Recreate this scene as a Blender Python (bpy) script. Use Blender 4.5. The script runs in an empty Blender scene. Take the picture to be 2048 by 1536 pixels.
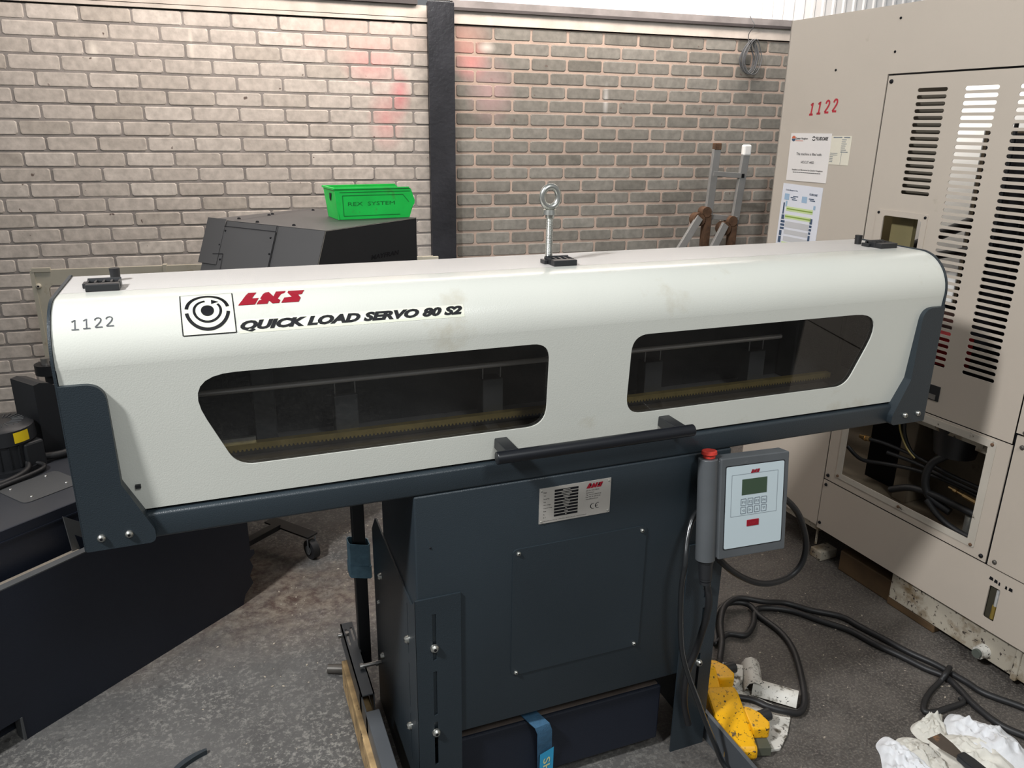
import bpy, bmesh, math, random
from mathutils import Vector, Matrix
random.seed(7)
SC = bpy.context.scene
COL = SC.collection
PI = math.pi

# ------------------------------------------------------------------ camera
R_ = [[0.932517, -0.102151, 0.346376], [-0.360886, -0.298487, 0.883553], [0.013133, -0.948931, -0.31521]]
CAM = Vector((-0.648, -1.25, 1.42))
cam = bpy.data.cameras.new('camera')
cam.sensor_width = 36.0
cam.lens = 1553.0 * 36.0 / 2048.0
cam.clip_start = 0.02
cam_o = bpy.data.objects.new('camera', cam)
COL.objects.link(cam_o)
M3 = Matrix(((R_[0][0], -R_[0][1], -R_[0][2]), (R_[1][0], -R_[1][1], -R_[1][2]), (R_[2][0], -R_[2][1], -R_[2][2])))
cam_o.matrix_world = Matrix.Translation(CAM) @ M3.to_4x4()
SC.camera = cam_o

# ------------------------------------------------------------------ world, lights, exposure
SC.view_settings.view_transform = 'Standard'
SC.view_settings.look = 'None'
SC.view_settings.gamma = 1.0
SC.view_settings.use_curve_mapping = False
SC.view_settings.exposure = 0.0
world = bpy.data.worlds.new('hall_ambient')
SC.world = world
world.use_nodes = True
wbg = world.node_tree.nodes['Background']
wbg.inputs[0].default_value = (0.93, 0.97, 1.0, 1)
wbg.inputs[1].default_value = 0.23


def area(name, loc, target, size, power, color=(1, 1, 1), size_y=None):
    l = bpy.data.lights.new(name, 'AREA')
    l.energy = power
    l.color = color
    l.shape = 'RECTANGLE' if size_y else 'DISK'
    l.size = size
    if size_y:
        l.size_y = size_y
    o = bpy.data.objects.new(name, l)
    COL.objects.link(o)
    o.location = loc
    o.rotation_euler = (Vector(target) - Vector(loc)).to_track_quat('-Z', 'Y').to_euler()
    return o


sl_ = bpy.data.lights.new('high_bay_reflector_lamp', 'SPOT')
sl_.energy = 640
sl_.color = (0.98, 0.99, 1.0)
sl_.spot_size = math.radians(74)
sl_.spot_blend = 0.45
sl_.shadow_soft_size = 0.19
slo_ = bpy.data.objects.new('high_bay_reflector_lamp', sl_)
COL.objects.link(slo_)
slo_.location = (-2.6, -0.95, 3.5)
slo_.rotation_euler = (Vector((1.2, -0.1, 0.4)) - Vector((-2.6, -0.95, 3.5))).to_track_quat('-Z', 'Y').to_euler()
area('high_bay_lamp_front', (0.05, -2.7, 3.3), (0.0, 0.2, 0.7), 0.7, 50, (0.97, 1.0, 1.0))
area('strip_lamp_back', (0.5, 1.95, 2.55), (0.4, 2.7, 1.75), 3.6, 66, (1.0, 0.88, 0.80), 0.25)


# ------------------------------------------------------------------ materials
def pm(name, base, rough=0.5, metal=0.0, var=0.08, vscale=6.0, bump=0.0, bscale=300.0, spots=(), spec=0.5, coat=0.0, detail=5.0):
    """principled material: base colour broken up by noise, optional dirt spots [(colour, threshold, softness, scale, seed)]"""
    m = bpy.data.materials.new(name)
    m.use_nodes = True
    nt = m.node_tree
    b = nt.nodes['Principled BSDF']
    b.inputs['Roughness'].default_value = rough
    b.inputs['Metallic'].default_value = metal
    b.inputs['Specular IOR Level'].default_value = spec
    b.inputs['Coat Weight'].default_value = coat
    tc = nt.nodes.new('ShaderNodeTexCoord')
    n = nt.nodes.new('ShaderNodeTexNoise')
    n.inputs['Scale'].default_value = vscale
    n.inputs['Detail'].default_value = detail
    nt.links.new(tc.outputs['Object'], n.inputs['Vector'])
    r = nt.nodes.new('ShaderNodeValToRGB')
    r.color_ramp.elements[0].position = 0.3
    r.color_ramp.elements[1].position = 0.7
    r.color_ramp.elements[0].color = tuple(c * (1 - var) for c in base) + (1,)
    r.color_ramp.elements[1].color = tuple(min(1, c * (1 + var)) for c in base) + (1,)
    nt.links.new(n.outputs['Fac'], r.inputs['Fac'])
    out = r.outputs['Color']
    for (sc, th, soft, ss, seed) in spots:
        mp = nt.nodes.new('ShaderNodeMapping')
        mp.inputs['Location'].default_value = (seed, seed * 1.7, seed * 0.3)
        nt.links.new(tc.outputs['Object'], mp.inputs['Vector'])
        n2 = nt.nodes.new('ShaderNodeTexNoise')
        n2.inputs['Scale'].default_value = ss
        n2.inputs['Detail'].default_value = 7
        n2.inputs['Roughness'].default_value = 0.62
        nt.links.new(mp.outputs['Vector'], n2.inputs['Vector'])
        mr = nt.nodes.new('ShaderNodeMapRange')
        mr.inputs['From Min'].default_value = th
        mr.inputs['From Max'].default_value = th + soft
        nt.links.new(n2.outputs['Fac'], mr.inputs['Value'])
        mx = nt.nodes.new('ShaderNodeMix')
        mx.data_type = 'RGBA'
        nt.links.new(mr.outputs['Result'], mx.inputs['Factor'])
        nt.links.new(out, mx.inputs['A'])
        mx.inputs['B'].default_value = tuple(sc) + (1,)
        out = mx.outputs['Result']
    nt.links.new(out, b.inputs['Base Color'])
    if bump:
        n3 = nt.nodes.new('ShaderNodeTexNoise')
        n3.inputs['Scale'].default_value = bscale
        n3.inputs['Detail'].default_value = 3
        nt.links.new(tc.outputs['Object'], n3.inputs['Vector'])
        bp = nt.nodes.new('ShaderNodeBump')
        bp.inputs['Strength'].default_value = bump
        bp.inputs['Distance'].default_value = 0.002
        nt.links.new(n3.outputs['Fac'], bp.inputs['Height'])
        nt.links.new(bp.outputs['Normal'], b.inputs['Normal'])
    return m


def glass_mat(name, tint, gloss=0.06, grough=0.02):
    m = bpy.data.materials.new(name)
    m.use_nodes = True
    nt = m.node_tree
    nt.nodes.clear()
    o = nt.nodes.new('ShaderNodeOutputMaterial')
    t = nt.nodes.new('ShaderNodeBsdfTransparent')
    g = nt.nodes.new('ShaderNodeBsdfGlossy')
    g.inputs['Roughness'].default_value = grough
    mx = nt.nodes.new('ShaderNodeMixShader')
    n = nt.nodes.new('ShaderNodeTexNoise')
    tc = nt.nodes.new('ShaderNodeTexCoord')
    n.inputs['Scale'].default_value = 3
    nt.links.new(tc.outputs['Object'], n.inputs['Vector'])
    r = nt.nodes.new('ShaderNodeValToRGB')
    r.color_ramp.elements[0].color = tuple(c * 0.92 for c in tint) + (1,)
    r.color_ramp.elements[1].color = tuple(tint) + (1,)
    nt.links.new(n.outputs['Fac'], r.inputs['Fac'])
    nt.links.new(r.outputs['Color'], t.inputs['Color'])
    mx.inputs['Fac'].default_value = gloss
    nt.links.new(t.outputs[0], mx.inputs[1])
    nt.links.new(g.outputs[0], mx.inputs[2])
    nt.links.new(mx.outputs[0], o.inputs['Surface'])
    return m


WHITE_PAINT = pm('cream_white_powder_coat', (0.61, 0.615, 0.56), 0.21, var=0.035, vscale=3, bump=0.12, bscale=420, spots=[((0.50, 0.47, 0.38), 0.60, 0.16, 5.5, 3.1)])
TOP_WHITE = pm('cream_white_top_coat', (0.56, 0.535, 0.51), 0.42, var=0.04, vscale=5, bump=0.3, bscale=420)
NAVY = pm('navy_grey_powder_coat', (0.020, 0.0285, 0.0355), 0.40, var=0.1, vscale=3, bump=0.3, bscale=500, spots=[((0.08, 0.092, 0.10), 0.70, 0.10, 14, 1.3)])
NAVY_DARK = pm('near_black_navy_paint', (0.0065, 0.0095, 0.0185), 0.5, var=0.12, vscale=4, bump=0.2, bscale=400)
DARK_GREY = pm('dark_grey_coat', (0.060, 0.061, 0.062), 0.5, var=0.06, vscale=5, bump=0.15)
BLACK_SATIN = pm('black_satin_paint', (0.011, 0.012, 0.014), 0.45, var=0.1, vscale=5)
HEAD_GREY = pm('charcoal_sheet_metal', (0.062, 0.060, 0.060), 0.5, var=0.05, vscale=4)
BLACK_PLASTIC = pm('black_plastic', (0.016, 0.017, 0.019), 0.4, var=0.08)
HANDLE_BLACK = pm('black_anodised_tube', (0.008, 0.009, 0.012), 0.35, var=0.06)
RUBBER = pm('black_cable_rubber', (0.012, 0.012, 0.013), 0.5, var=0.15, vscale=20)
SHINY_CABLE = pm('glossy_black_cable', (0.012, 0.013, 0.014), 0.22, var=0.1, coat=0.4)
ZINC = pm('zinc_plated_steel', (0.52, 0.52, 0.48), 0.3, 0.9, var=0.15, vscale=60)
STEEL = pm('bare_steel', (0.42, 0.41, 0.39), 0.35, 0.85, var=0.15, vscale=30)
DARK_STEEL = pm('oily_dark_steel', (0.10, 0.092, 0.082), 0.45, 0.5, var=0.2, vscale=12, spots=[((0.05, 0.035, 0.028), 0.55, 0.2, 9, 2.0)])
BRASS_RACK = pm('dull_brass_rack', (0.42, 0.33, 0.13), 0.45, 0.6, var=0.15, vscale=40)
BRASS = pm('brass_fitting', (0.55, 0.36, 0.16), 0.3, 0.9, var=0.15, vscale=40)
ALU = pm('aluminium_ladder', (0.30, 0.30, 0.29), 0.5, 0.3, var=0.1, vscale=14)
RUST = pm('rusty_brown_iron', (0.115, 0.062, 0.034), 0.8, 0.1, var=0.35, vscale=35, bump=0.5, bscale=120)
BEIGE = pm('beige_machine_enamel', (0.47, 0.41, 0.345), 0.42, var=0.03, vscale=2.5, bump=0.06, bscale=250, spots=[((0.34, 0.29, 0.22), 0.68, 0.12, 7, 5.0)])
BEIGE_DIRTY = pm('beige_enamel_dirty', (0.40, 0.36, 0.29), 0.55, var=0.12, vscale=6, spots=[((0.15, 0.10, 0.045), 0.50, 0.16, 13, 4.0), ((0.04, 0.03, 0.025), 0.60, 0.04, 70, 7.0)])
BEIGE_EDGE = pm('worn_frame_edge', (0.45, 0.41, 0.35), 0.5, var=0.08, vscale=8, spots=[((0.05, 0.035, 0.025), 0.64, 0.05, 34, 2.5)])
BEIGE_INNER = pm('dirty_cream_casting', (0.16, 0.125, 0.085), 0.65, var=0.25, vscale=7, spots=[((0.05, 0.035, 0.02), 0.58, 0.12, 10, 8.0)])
OLD_FRAME = pm('yellowed_old_frame_paint', (0.45, 0.42, 0.34), 0.55, var=0.1, vscale=6, spots=[((0.24, 0.15, 0.05), 0.60, 0.15, 9, 3.0)])
BRIGHT_WHITE = pm('plain_white_sheet', (0.86, 0.85, 0.82), 0.5, var=0.03)
RED_MACHINE = pm('red_painted_block', (0.30, 0.008, 0.012), 0.5, var=0.15)
GREEN_BIN = pm('green_polypropylene', (0.010, 0.50, 0.070), 0.42, var=0.12, vscale=12, spots=[((0.075, 0.17, 0.045), 0.60, 0.16, 22, 1.0)])
GREEN_DARK = pm('green_moulded_letter_shadow', (0.004, 0.16, 0.028), 0.5, var=0.2, vscale=40)
YELLOW = pm('yellow_pedal_paint', (0.78, 0.40, 0.006), 0.38, var=0.08, vscale=12, spots=[((0.035, 0.025, 0.015), 0.60, 0.03, 130, 1.0), ((0.10, 0.07, 0.04), 0.60, 0.08, 45, 6.0)])
PEDAL_WHITE = pm('chipped_white_plate', (0.58, 0.56, 0.51), 0.5, var=0.1, vscale=12, spots=[((0.10, 0.085, 0.06), 0.54, 0.12, 42, 2.0), ((0.02, 0.02, 0.02), 0.60, 0.03, 120, 9.0)])
GREY_PLATE = pm('grey_steel_plate', (0.075, 0.078, 0.08), 0.5, 0.2, var=0.12, vscale=8)
OUTRIGGER = pm('slate_grey_beam', (0.075, 0.083, 0.092), 0.4, 0.1, var=0.08, vscale=8)
GREY_PLASTIC = pm('grey_pendant_plastic', (0.085, 0.092, 0.098), 0.42, var=0.1, vscale=12, spots=[((0.17, 0.17, 0.165), 0.66, 0.1, 18, 2.0)])
FACE_BLUE = pm('pale_blue_grey_face', (0.50, 0.58, 0.61), 0.4, var=0.025)
LCD = pm('dark_green_lcd', (0.050, 0.080, 0.050), 0.2, var=0.05)
RED = pm('signal_red', (0.27, 0.004, 0.016), 0.45, var=0.08)
ESTOP_RED = pm('scuffed_red_mushroom', (0.62, 0.045, 0.03), 0.45, var=0.15, vscale=60, spots=[((0.25, 0.05, 0.04), 0.62, 0.06, 80, 3.0)])
STENCIL_RED = pm('stencil_red_paint', (0.42, 0.022, 0.035), 0.55, var=0.15, vscale=60)
INK = pm('black_ink', (0.008, 0.008, 0.010), 0.5, var=0.1, spec=0.2)
MARKER = pm('worn_marker_ink', (0.06, 0.065, 0.075), 0.5, var=0.25, vscale=80, spots=[((0.45, 0.45, 0.42), 0.62, 0.08, 120, 1.0)])
GREY_INK = pm('grey_line_ink', (0.16, 0.19, 0.22), 0.5, var=0.05)
DECAL = pm('decal_backing_cream', (0.72, 0.73, 0.60), 0.35, var=0.02)
PLATE_METAL = pm('satin_nameplate', (0.50, 0.47, 0.43), 0.4, 0.35, var=0.06, vscale=20)
PAPER = pm('white_paper', (0.70, 0.655, 0.62), 0.6, var=0.02)
PAPER_COOL = pm('cool_white_paper', (0.66, 0.66, 0.70), 0.6, var=0.02)
PAPER_CREAM = pm('cream_card', (0.66, 0.61, 0.50), 0.6, var=0.03)
CHART_BLUE = pm('chart_blue_cell', (0.30, 0.42, 0.55), 0.6, var=0.06)
CHART_NAVY = pm('chart_navy_cell', (0.045, 0.075, 0.13), 0.6, var=0.06)
CHART_GREEN = pm('chart_green_line', (0.22, 0.33, 0.05), 0.6, var=0.06)
CHART_LIGHTGREEN = pm('chart_light_green', (0.55, 0.64, 0.33), 0.6, var=0.05)
CHART_GREY = pm('chart_grey_row', (0.50, 0.49, 0.49), 0.6, var=0.05)
LOGO_ORANGE = pm('logo_orange_ink', (0.55, 0.13, 0.06), 0.5, var=0.05)
BLUE_STRAP = pm('blue_webbing', (0.035, 0.105, 0.185), 0.75, var=0.2, vscale=50, bump=0.4, bscale=350)
FADED_STRAP = pm('faded_blue_webbing', (0.14, 0.26, 0.34), 0.8, var=0.2, vscale=50, bump=0.4, bscale=350)
BLUE_LABEL = pm('bright_blue_label', (0.03, 0.30, 0.52), 0.45, var=0.08)
LABEL_YELLOW = pm('pale_yellow_print', (0.62, 0.60, 0.30), 0.5, var=0.1)
STICKER_YELLOW = pm('yellow_sticker', (0.75, 0.53, 0.01), 0.45, var=0.06)
WOOD = pm('pale_pallet_wood', (0.40, 0.27, 0.13), 0.75, var=0.5, vscale=22, bump=0.4, bscale=80, spots=[((0.05, 0.035, 0.02), 0.58, 0.08, 30, 2.0)])
OILY_WOOD = pm('oil_soaked_timber', (0.09, 0.052, 0.022), 0.7, var=0.3, vscale=9)
RAG = pm('white_cotton_rag', (0.70, 0.71, 0.73), 0.9, var=0.05, vscale=10, bump=0.5, bscale=90, spots=[((0.52, 0.49, 0.42), 0.63, 0.1, 15, 3.0)])
RAG_DIRTY = pm('smudged_cotton_rag', (0.62, 0.60, 0.54), 0.9, var=0.1, vscale=14, bump=0.5, bscale=90, spots=[((0.30, 0.26, 0.20), 0.54, 0.12, 22, 6.0), ((0.42, 0.20, 0.06), 0.70, 0.06, 18, 12.0)])
RAG_CREAM = pm('cream_cotton_cloth', (0.66, 0.64, 0.58), 0.9, var=0.04, vscale=8, bump=0.4, bscale=90)
SCRAPER_STEEL = pm('brown_stained_blade', (0.15, 0.125, 0.105), 0.35, 0.7, var=0.2, vscale=20, spots=[((0.42, 0.24, 0.14), 0.60, 0.08, 18, 4.0)])
CHIP = pm('pale_grit', (0.40, 0.35, 0.28), 0.8, var=0.3, vscale=40)
COLUMN_PAINT = pm('dark_blue_column_gloss', (0.024, 0.025, 0.030), 0.28, var=0.3, vscale=7, bump=0.6, bscale=60, spots=[((0.55, 0.55, 0.55), 0.735, 0.03, 11, 2.2)])
TRIM_GREY = pm('weathered_grey_rail', (0.22, 0.205, 0.20), 0.6, var=0.25, vscale=9)
TRIM_DARK = pm('dark_rail_lip', (0.055, 0.048, 0.048), 0.6, var=0.2)
CONCRETE = pm('pale_concrete_lintel', (0.52, 0.47, 0.42), 0.8, var=0.12, vscale=12, bump=0.4, bscale=80)
CLADDING = pm('white_corrugated_sheet', (0.93, 0.92, 0.90), 0.5, var=0.04, vscale=2)
MORTAR_DARK = pm('grey_mortar', (0.25, 0.23, 0.215), 0.9, var=0.2, vscale=9, bump=0.6, bscale=150)
MORTAR_PINK = pm('pinkish_buff_mortar', (0.40, 0.31, 0.255), 0.9, var=0.14, vscale=9, bump=0.6, bscale=150)
TINTED = glass_mat('smoked_polycarbonate', (0.90, 0.90, 0.90), 0.05)
CLEAR = glass_mat('oily_sight_glass', (0.75, 0.72, 0.60), 0.08)


def brick_mat(name, c0, c1, c2, stains):
    """brick colour from the per-brick 'tone' attribute plus grain; stains = [(x,y,z,rx,rz,colour,amount)] sprayed marks on the wall"""
    m = bpy.data.materials.new(name)
    m.use_nodes = True
    nt = m.node_tree
    b = nt.nodes['Principled BSDF']
    b.inputs['Roughness'].default_value = 0.85
    at = nt.nodes.new('ShaderNodeAttribute')
    at.attribute_name = 'tone'
    r = nt.nodes.new('ShaderNodeValToRGB')
    r.color_ramp.elements[0].color = tuple(c0) + (1,)
    r.color_ramp.elements[1].color = tuple(c2) + (1,)
    e = r.color_ramp.elements.new(0.5)
    e.color = tuple(c1) + (1,)
    nt.links.new(at.outputs['Fac'], r.inputs['Fac'])
    tc = nt.nodes.new('ShaderNodeTexCoord')
    n = nt.nodes.new('ShaderNodeTexNoise')
    n.inputs['Scale'].default_value = 34
    n.inputs['Detail'].default_value = 8
    nt.links.new(tc.outputs['Object'], n.inputs['Vector'])
    mr = nt.nodes.new('ShaderNodeMapRange')
    mr.inputs['From Min'].default_value = 0.3
    mr.inputs['From Max'].default_value = 0.7
    mr.inputs['To Min'].default_value = 0.80
    mr.inputs['To Max'].default_value = 1.14
    nt.links.new(n.outputs['Fac'], mr.inputs['Value'])
    mu = nt.nodes.new('ShaderNodeMix')
    mu.data_type = 'RGBA'
    mu.blend_type = 'MULTIPLY'
    mu.inputs['Factor'].default_value = 1
    nt.links.new(r.outputs['Color'], mu.inputs['A'])
    nt.links.new(mr.outputs['Result'], mu.inputs['B'])
    out = mu.outputs['Result']
    # small dark drill marks / pits
    v = nt.nodes.new('ShaderNodeTexNoise')
    v.inputs['Scale'].default_value = 26
    v.inputs['Detail'].default_value = 2
    nt.links.new(tc.outputs['Object'], v.inputs['Vector'])
    mv = nt.nodes.new('ShaderNodeMapRange')
    mv.inputs['From Min'].default_value = 0.735
    mv.inputs['From Max'].default_value = 0.76
    nt.links.new(v.outputs['Fac'], mv.inputs['Value'])
    mp_ = nt.nodes.new('ShaderNodeMix')
    mp_.data_type = 'RGBA'
    nt.links.new(mv.outputs['Result'], mp_.inputs['Factor'])
    nt.links.new(out, mp_.inputs['A'])
    mp_.inputs['B'].default_value = (0.13, 0.10, 0.085, 1)
    out = mp_.outputs['Result']
    for (x, y, z, rx, rz, c, amt) in stains:
        mp = nt.nodes.new('ShaderNodeMapping')
        mp.vector_type = 'POINT'
        mp.inputs['Location'].default_value = (-x / rx, -y / 0.5, -z / rz)
        mp.inputs['Scale'].default_value = (1 / rx, 2.0, 1 / rz)
        nt.links.new(tc.outputs['Object'], mp.inputs['Vector'])
        g = nt.nodes.new('ShaderNodeTexGradient')
        g.gradient_type = 'SPHERICAL'
        nt.links.new(mp.outputs['Vector'], g.inputs['Vector'])
        mm = nt.nodes.new('ShaderNodeMath')
        mm.operation = 'MULTIPLY'
        mm.inputs[1].default_value = amt
        nt.links.new(g.outputs['Fac'], mm.inputs[0])
        mx = nt.nodes.new('ShaderNodeMix')
        mx.data_type = 'RGBA'
        nt.links.new(mm.outputs[0], mx.inputs['Factor'])
        nt.links.new(out, mx.inputs['A'])
        mx.inputs['B'].default_value = tuple(c) + (1,)
        out = mx.outputs['Result']
    nt.links.new(out, b.inputs['Base Color'])
    bp = nt.nodes.new('ShaderNodeBump')
    bp.inputs['Strength'].default_value = 0.5
    bp.inputs['Distance'].default_value = 0.003
    nt.links.new(n.outputs['Fac'], bp.inputs['Height'])
    nt.links.new(bp.outputs['Normal'], b.inputs['Normal'])
    return m


def floor_mat():
    m = bpy.data.materials.new('worn_painted_concrete')
    m.use_nodes = True
    nt = m.node_tree
    b = nt.nodes['Principled BSDF']
    b.inputs['Roughness'].default_value = 0.62
    tc = nt.nodes.new('ShaderNodeTexCoord')

    def noise(scale, detail=6, rough=0.6, loc=(0, 0, 0)):
        mp = nt.nodes.new('ShaderNodeMapping')
        mp.inputs['Location'].default_value = loc
        nt.links.new(tc.outputs['Object'], mp.inputs['Vector'])
        n = nt.nodes.new('ShaderNodeTexNoise')
        n.inputs['Scale'].default_value = scale
        n.inputs['Detail'].default_value = detail
        n.inputs['Roughness'].default_value = rough
        nt.links.new(mp.outputs['Vector'], n.inputs['Vector'])
        return n.outputs['Fac']

    def rng(v, a, c, t0=0, t1=1):
        r = nt.nodes.new('ShaderNodeMapRange')
        r.inputs['From Min'].default_value = a
        r.inputs['From Max'].default_value = c
        r.inputs['To Min'].default_value = t0
        r.inputs['To Max'].default_value = t1
        nt.links.new(v, r.inputs['Value'])
        return r.outputs['Result']

    def mixc(f, a, c):
        x = nt.nodes.new('ShaderNodeMix')
        x.data_type = 'RGBA'
        nt.links.new(f, x.inputs['Factor'])
        for s, vv in (('A', a), ('B', c)):
            if isinstance(vv, tuple):
                x.inputs[s].default_value = vv + (1,)
            else:
                nt.links.new(vv, x.inputs[s])
        return x.outputs['Result']

    def mul(a, c):
        x = nt.nodes.new('ShaderNodeMath')
        x.operation = 'MULTIPLY'
        nt.links.new(a, x.inputs[0])
        nt.links.new(c, x.inputs[1])
        return x.outputs[0]
    sep = nt.nodes.new('ShaderNodeSeparateXYZ')
    nt.links.new(tc.outputs['Object'], sep.inputs[0])
    grey = mixc(rng(noise(5), 0.35, 0.65), (0.068, 0.066, 0.064), (0.105, 0.102, 0.098))
    oily = mixc(rng(noise(7, loc=(3, 1, 0)), 0.35, 0.65), (0.044, 0.039, 0.035), (0.096, 0.085, 0.075))
    side = rng(sep.outputs['X'], 0.05, 0.5)
    base = mixc(side, grey, oily)
    # flaked paint: light worn flecks, thick on the left, sparse at right
    fl = rng(noise(95, 9, 0.72), 0.50, 0.60)
    patch = rng(noise(2.6, 4, 0.6, (5, 2, 0)), 0.36, 0.60, 0.15, 0.85)
    left = rng(sep.outputs['X'], -0.2, 0.35, 1.0, 0.16)
    f = mul(mul(fl, patch), left)
    base = mixc(mul(rng(noise(150, 6, 0.7, (4, 4, 0)), 0.50, 0.60, 0, 0.75), side), base, (0.17, 0.15, 0.13))
    base = mixc(f, base, (0.28, 0.27, 0.245))
    dk = rng(noise(48, 8, 0.65, (9, 4, 0)), 0.60, 0.68)
    base = mixc(mul(dk, rng(noise(4, 3, 0.5, (1, 7, 0)), 0.45, 0.6, 0.2, 0.9)), base, (0.040, 0.037, 0.035))
    # red-brown stained lane behind the conveyor
    band = mul(rng(sep.outputs['Y'], 0.95, 1.25), rng(sep.outputs['Y'], 1.75, 1.5))
    rb = mixc(rng(noise(30, 8, 0.7, (2, 2, 0)), 0.4, 0.62), (0.075, 0.042, 0.032), (0.24, 0.20, 0.155))
    base = mixc(mul(band, rng(noise(3, 4, 0.6), 0.3, 0.6)), base, rb)
    nt.links.new(base, b.inputs['Base Color'])
    bp = nt.nodes.new('ShaderNodeBump')
    bp.inputs['Strength'].default_value = 0.5
    bp.inputs['Distance'].default_value = 0.004
    nt.links.new(noise(70, 8, 0.7), bp.inputs['Height'])
    nt.links.new(bp.outputs['Normal'], b.inputs['Normal'])
    return m


# ------------------------------------------------------------------ mesh helpers
class MB:
    """collects shapes in one bmesh; build() links it as ONE object. X maps the local frame to the world."""

    def __init__(self, X=None):
        self.bm = bmesh.new()
        self.X = X

    def box(self, x0, x1, y0, y1, z0, z1, bev=0.0, seg=2):
        r = bmesh.ops.create_cube(self.bm, size=1.0)
        vs = r['verts']
        for v in vs:
            v.co = Vector(((x0 + x1) / 2 + v.co.x * (x1 - x0), (y0 + y1) / 2 + v.co.y * (y1 - y0), (z0 + z1) / 2 + v.co.z * (z1 - z0)))
        if bev:
            es = list({e for v in vs for e in v.link_edges})
            bmesh.ops.bevel(self.bm, geom=es, offset=bev, segments=seg, profile=0.5, affect='EDGES')
        return self

    def cyl(self, a, b, r, r2=None, n=20, caps=True):
        a, b = Vector(a), Vector(b)
        d = b - a
        q = Vector((0, 0, 1)).rotation_difference(d.normalized())
        M = Matrix.Translation((a + b) / 2) @ q.to_matrix().to_4x4()
        bmesh.ops.create_cone(self.bm, cap_ends=caps, segments=n, radius1=r, radius2=r if r2 is None else r2, depth=d.length, matrix=M)
        return self

    def sphere(self, c, r, sx=1, sy=1, sz=1, n=16):
        M = Matrix.Translation(c) @ Matrix.Diagonal((sx, sy, sz, 1))
        bmesh.ops.create_uvsphere(self.bm, u_segments=n, v_segments=n // 2, radius=r, matrix=M)
        return self

    def prism(self, pts, axis, a0, a1):
        """polygon pts (2D) extruded along axis 'x'|'y'|'z' from a0 to a1"""
        def p3(u, v, a):
            return {'x': (a, u, v), 'y': (u, a, v), 'z': (u, v, a)}[axis]
        n = len(pts)
        A = [self.bm.verts.new(p3(u, v, a0)) for u, v in pts]
        B = [self.bm.verts.new(p3(u, v, a1)) for u, v in pts]
        self.bm.faces.new(A)
        self.bm.faces.new(B[::-1])
        for i in range(n):
            self.bm.faces.new((A[i], B[i], B[(i + 1) % n], A[(i + 1) % n]))
        return self

    def tube(self, pts, r, n=10, smooth=6, closed=False):
        P = [Vector(p) for p in pts]
        if smooth and len(P) > 2:
            Q = []
            N = len(P)
            rg = range(N) if closed else range(N - 1)
            for i in rg:
                p0 = P[(i - 1) % N] if (closed or i > 0) else P[0]
                p1, p2 = P[i], P[(i + 1) % N]
                p3 = P[(i + 2) % N] if (closed or i + 2 < N) else P[-1]
                for k in range(smooth):
                    t = k / smooth
                    Q.append(0.5 * ((2 * p1) + (p2 - p0) * t + (2 * p0 - 5 * p1 + 4 * p2 - p3) * t * t + (3 * p1 - p0 - 3 * p2 + p3) * t ** 3))
            if not closed:
                Q.append(P[-1])
            P = Q
        rings = []
        N = len(P)
        up = None
        for i in range(N):
            if closed:
                d = (P[(i + 1) % N] - P[i - 1])
            else:
                d = P[min(i + 1, N - 1)] - P[max(i - 1, 0)]
            d.normalize()
            if up is None:
                up = d.orthogonal().normalized()
            else:
                up = (up - d * up.dot(d))
                if up.length < 1e-6:
                    up = d.orthogonal()
                up.normalize()
            s = d.cross(up)
            rings.append([self.bm.verts.new(P[i] + (up * math.cos(2 * PI * k / n) + s * math.sin(2 * PI * k / n)) * r) for k in range(n)])
        m = N if closed else N - 1
        for i in range(m):
            A, B = rings[i], rings[(i + 1) % N]
            for k in range(n):
                self.bm.faces.new((A[k], A[(k + 1) % n], B[(k + 1) % n], B[k]))
        if not closed:
            self.bm.faces.new(rings[0][::-1])
            self.bm.faces.new(rings[-1])
        return self

    def sweep_x(self, prof, x0, x1, th=0.0):
        """open profile [(y,z)] swept along x as a sheet of thickness th (thickened along inward normals)"""
        n = len(prof)
        nor = []
        for i in range(n):
            a, b = prof[max(0, i - 1)], prof[min(n - 1, i + 1)]
            d = Vector((b[0] - a[0], b[1] - a[1])).normalized()
            nor.append(Vector((-d.y, d.x)))
        rows = []
        for x in (x0, x1):
            rows.append(([self.bm.verts.new((x, p[0], p[1])) for p in prof], [self.bm.verts.new((x, p[0] + nr.x * th, p[1] + nr.y * th)) for p, nr in zip(prof, nor)]))
        (A, Ai), (B, Bi) = rows
        f = self.bm.faces.new
        for i in range(n - 1):
            f((A[i], A[i + 1], B[i + 1], B[i]))
            f((Ai[i], Bi[i], Bi[i + 1], Ai[i + 1]))
            f((A[i], Ai[i], Ai[i + 1], A[i + 1]))
            f((B[i], B[i + 1], Bi[i + 1], Bi[i]))
        f((A[0], B[0], Bi[0], Ai[0]))
        f((A[-1], Ai[-1], Bi[-1], B[-1]))
        return self

    def plate(self, outer, holes, th, place):
        """flat sheet with holes from 2D outlines; place(u, v, d) -> 3D point, d = 0 (face) .. th (back)"""
        cu = bpy.data.curves.new('tmp', 'CURVE')
        cu.dimensions = '2D'
        cu.fill_mode = 'BOTH'
        for loop in [outer] + list(holes):
            s = cu.splines.new('POLY')
            s.points.add(len(loop) - 1)
            for p, q in zip(s.points, loop):
                p.co = (q[0], q[1], 0, 1)
            s.use_cyclic_u = True
        cu.extrude = 0.5
        o = bpy.data.objects.new('tmp', cu)
        COL.objects.link(o)
        dg = bpy.context.evaluated_depsgraph_get()
        me = bpy.data.meshes.new_from_object(o.evaluated_get(dg))
        n0 = len(self.bm.verts)
        self.bm.from_mesh(me)
        self.bm.verts.ensure_lookup_table()
        for v in self.bm.verts[n0:]:
            v.co = Vector(place(v.co.x, v.co.y, th if v.co.z > 0 else 0.0))
        bpy.data.objects.remove(o)
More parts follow.
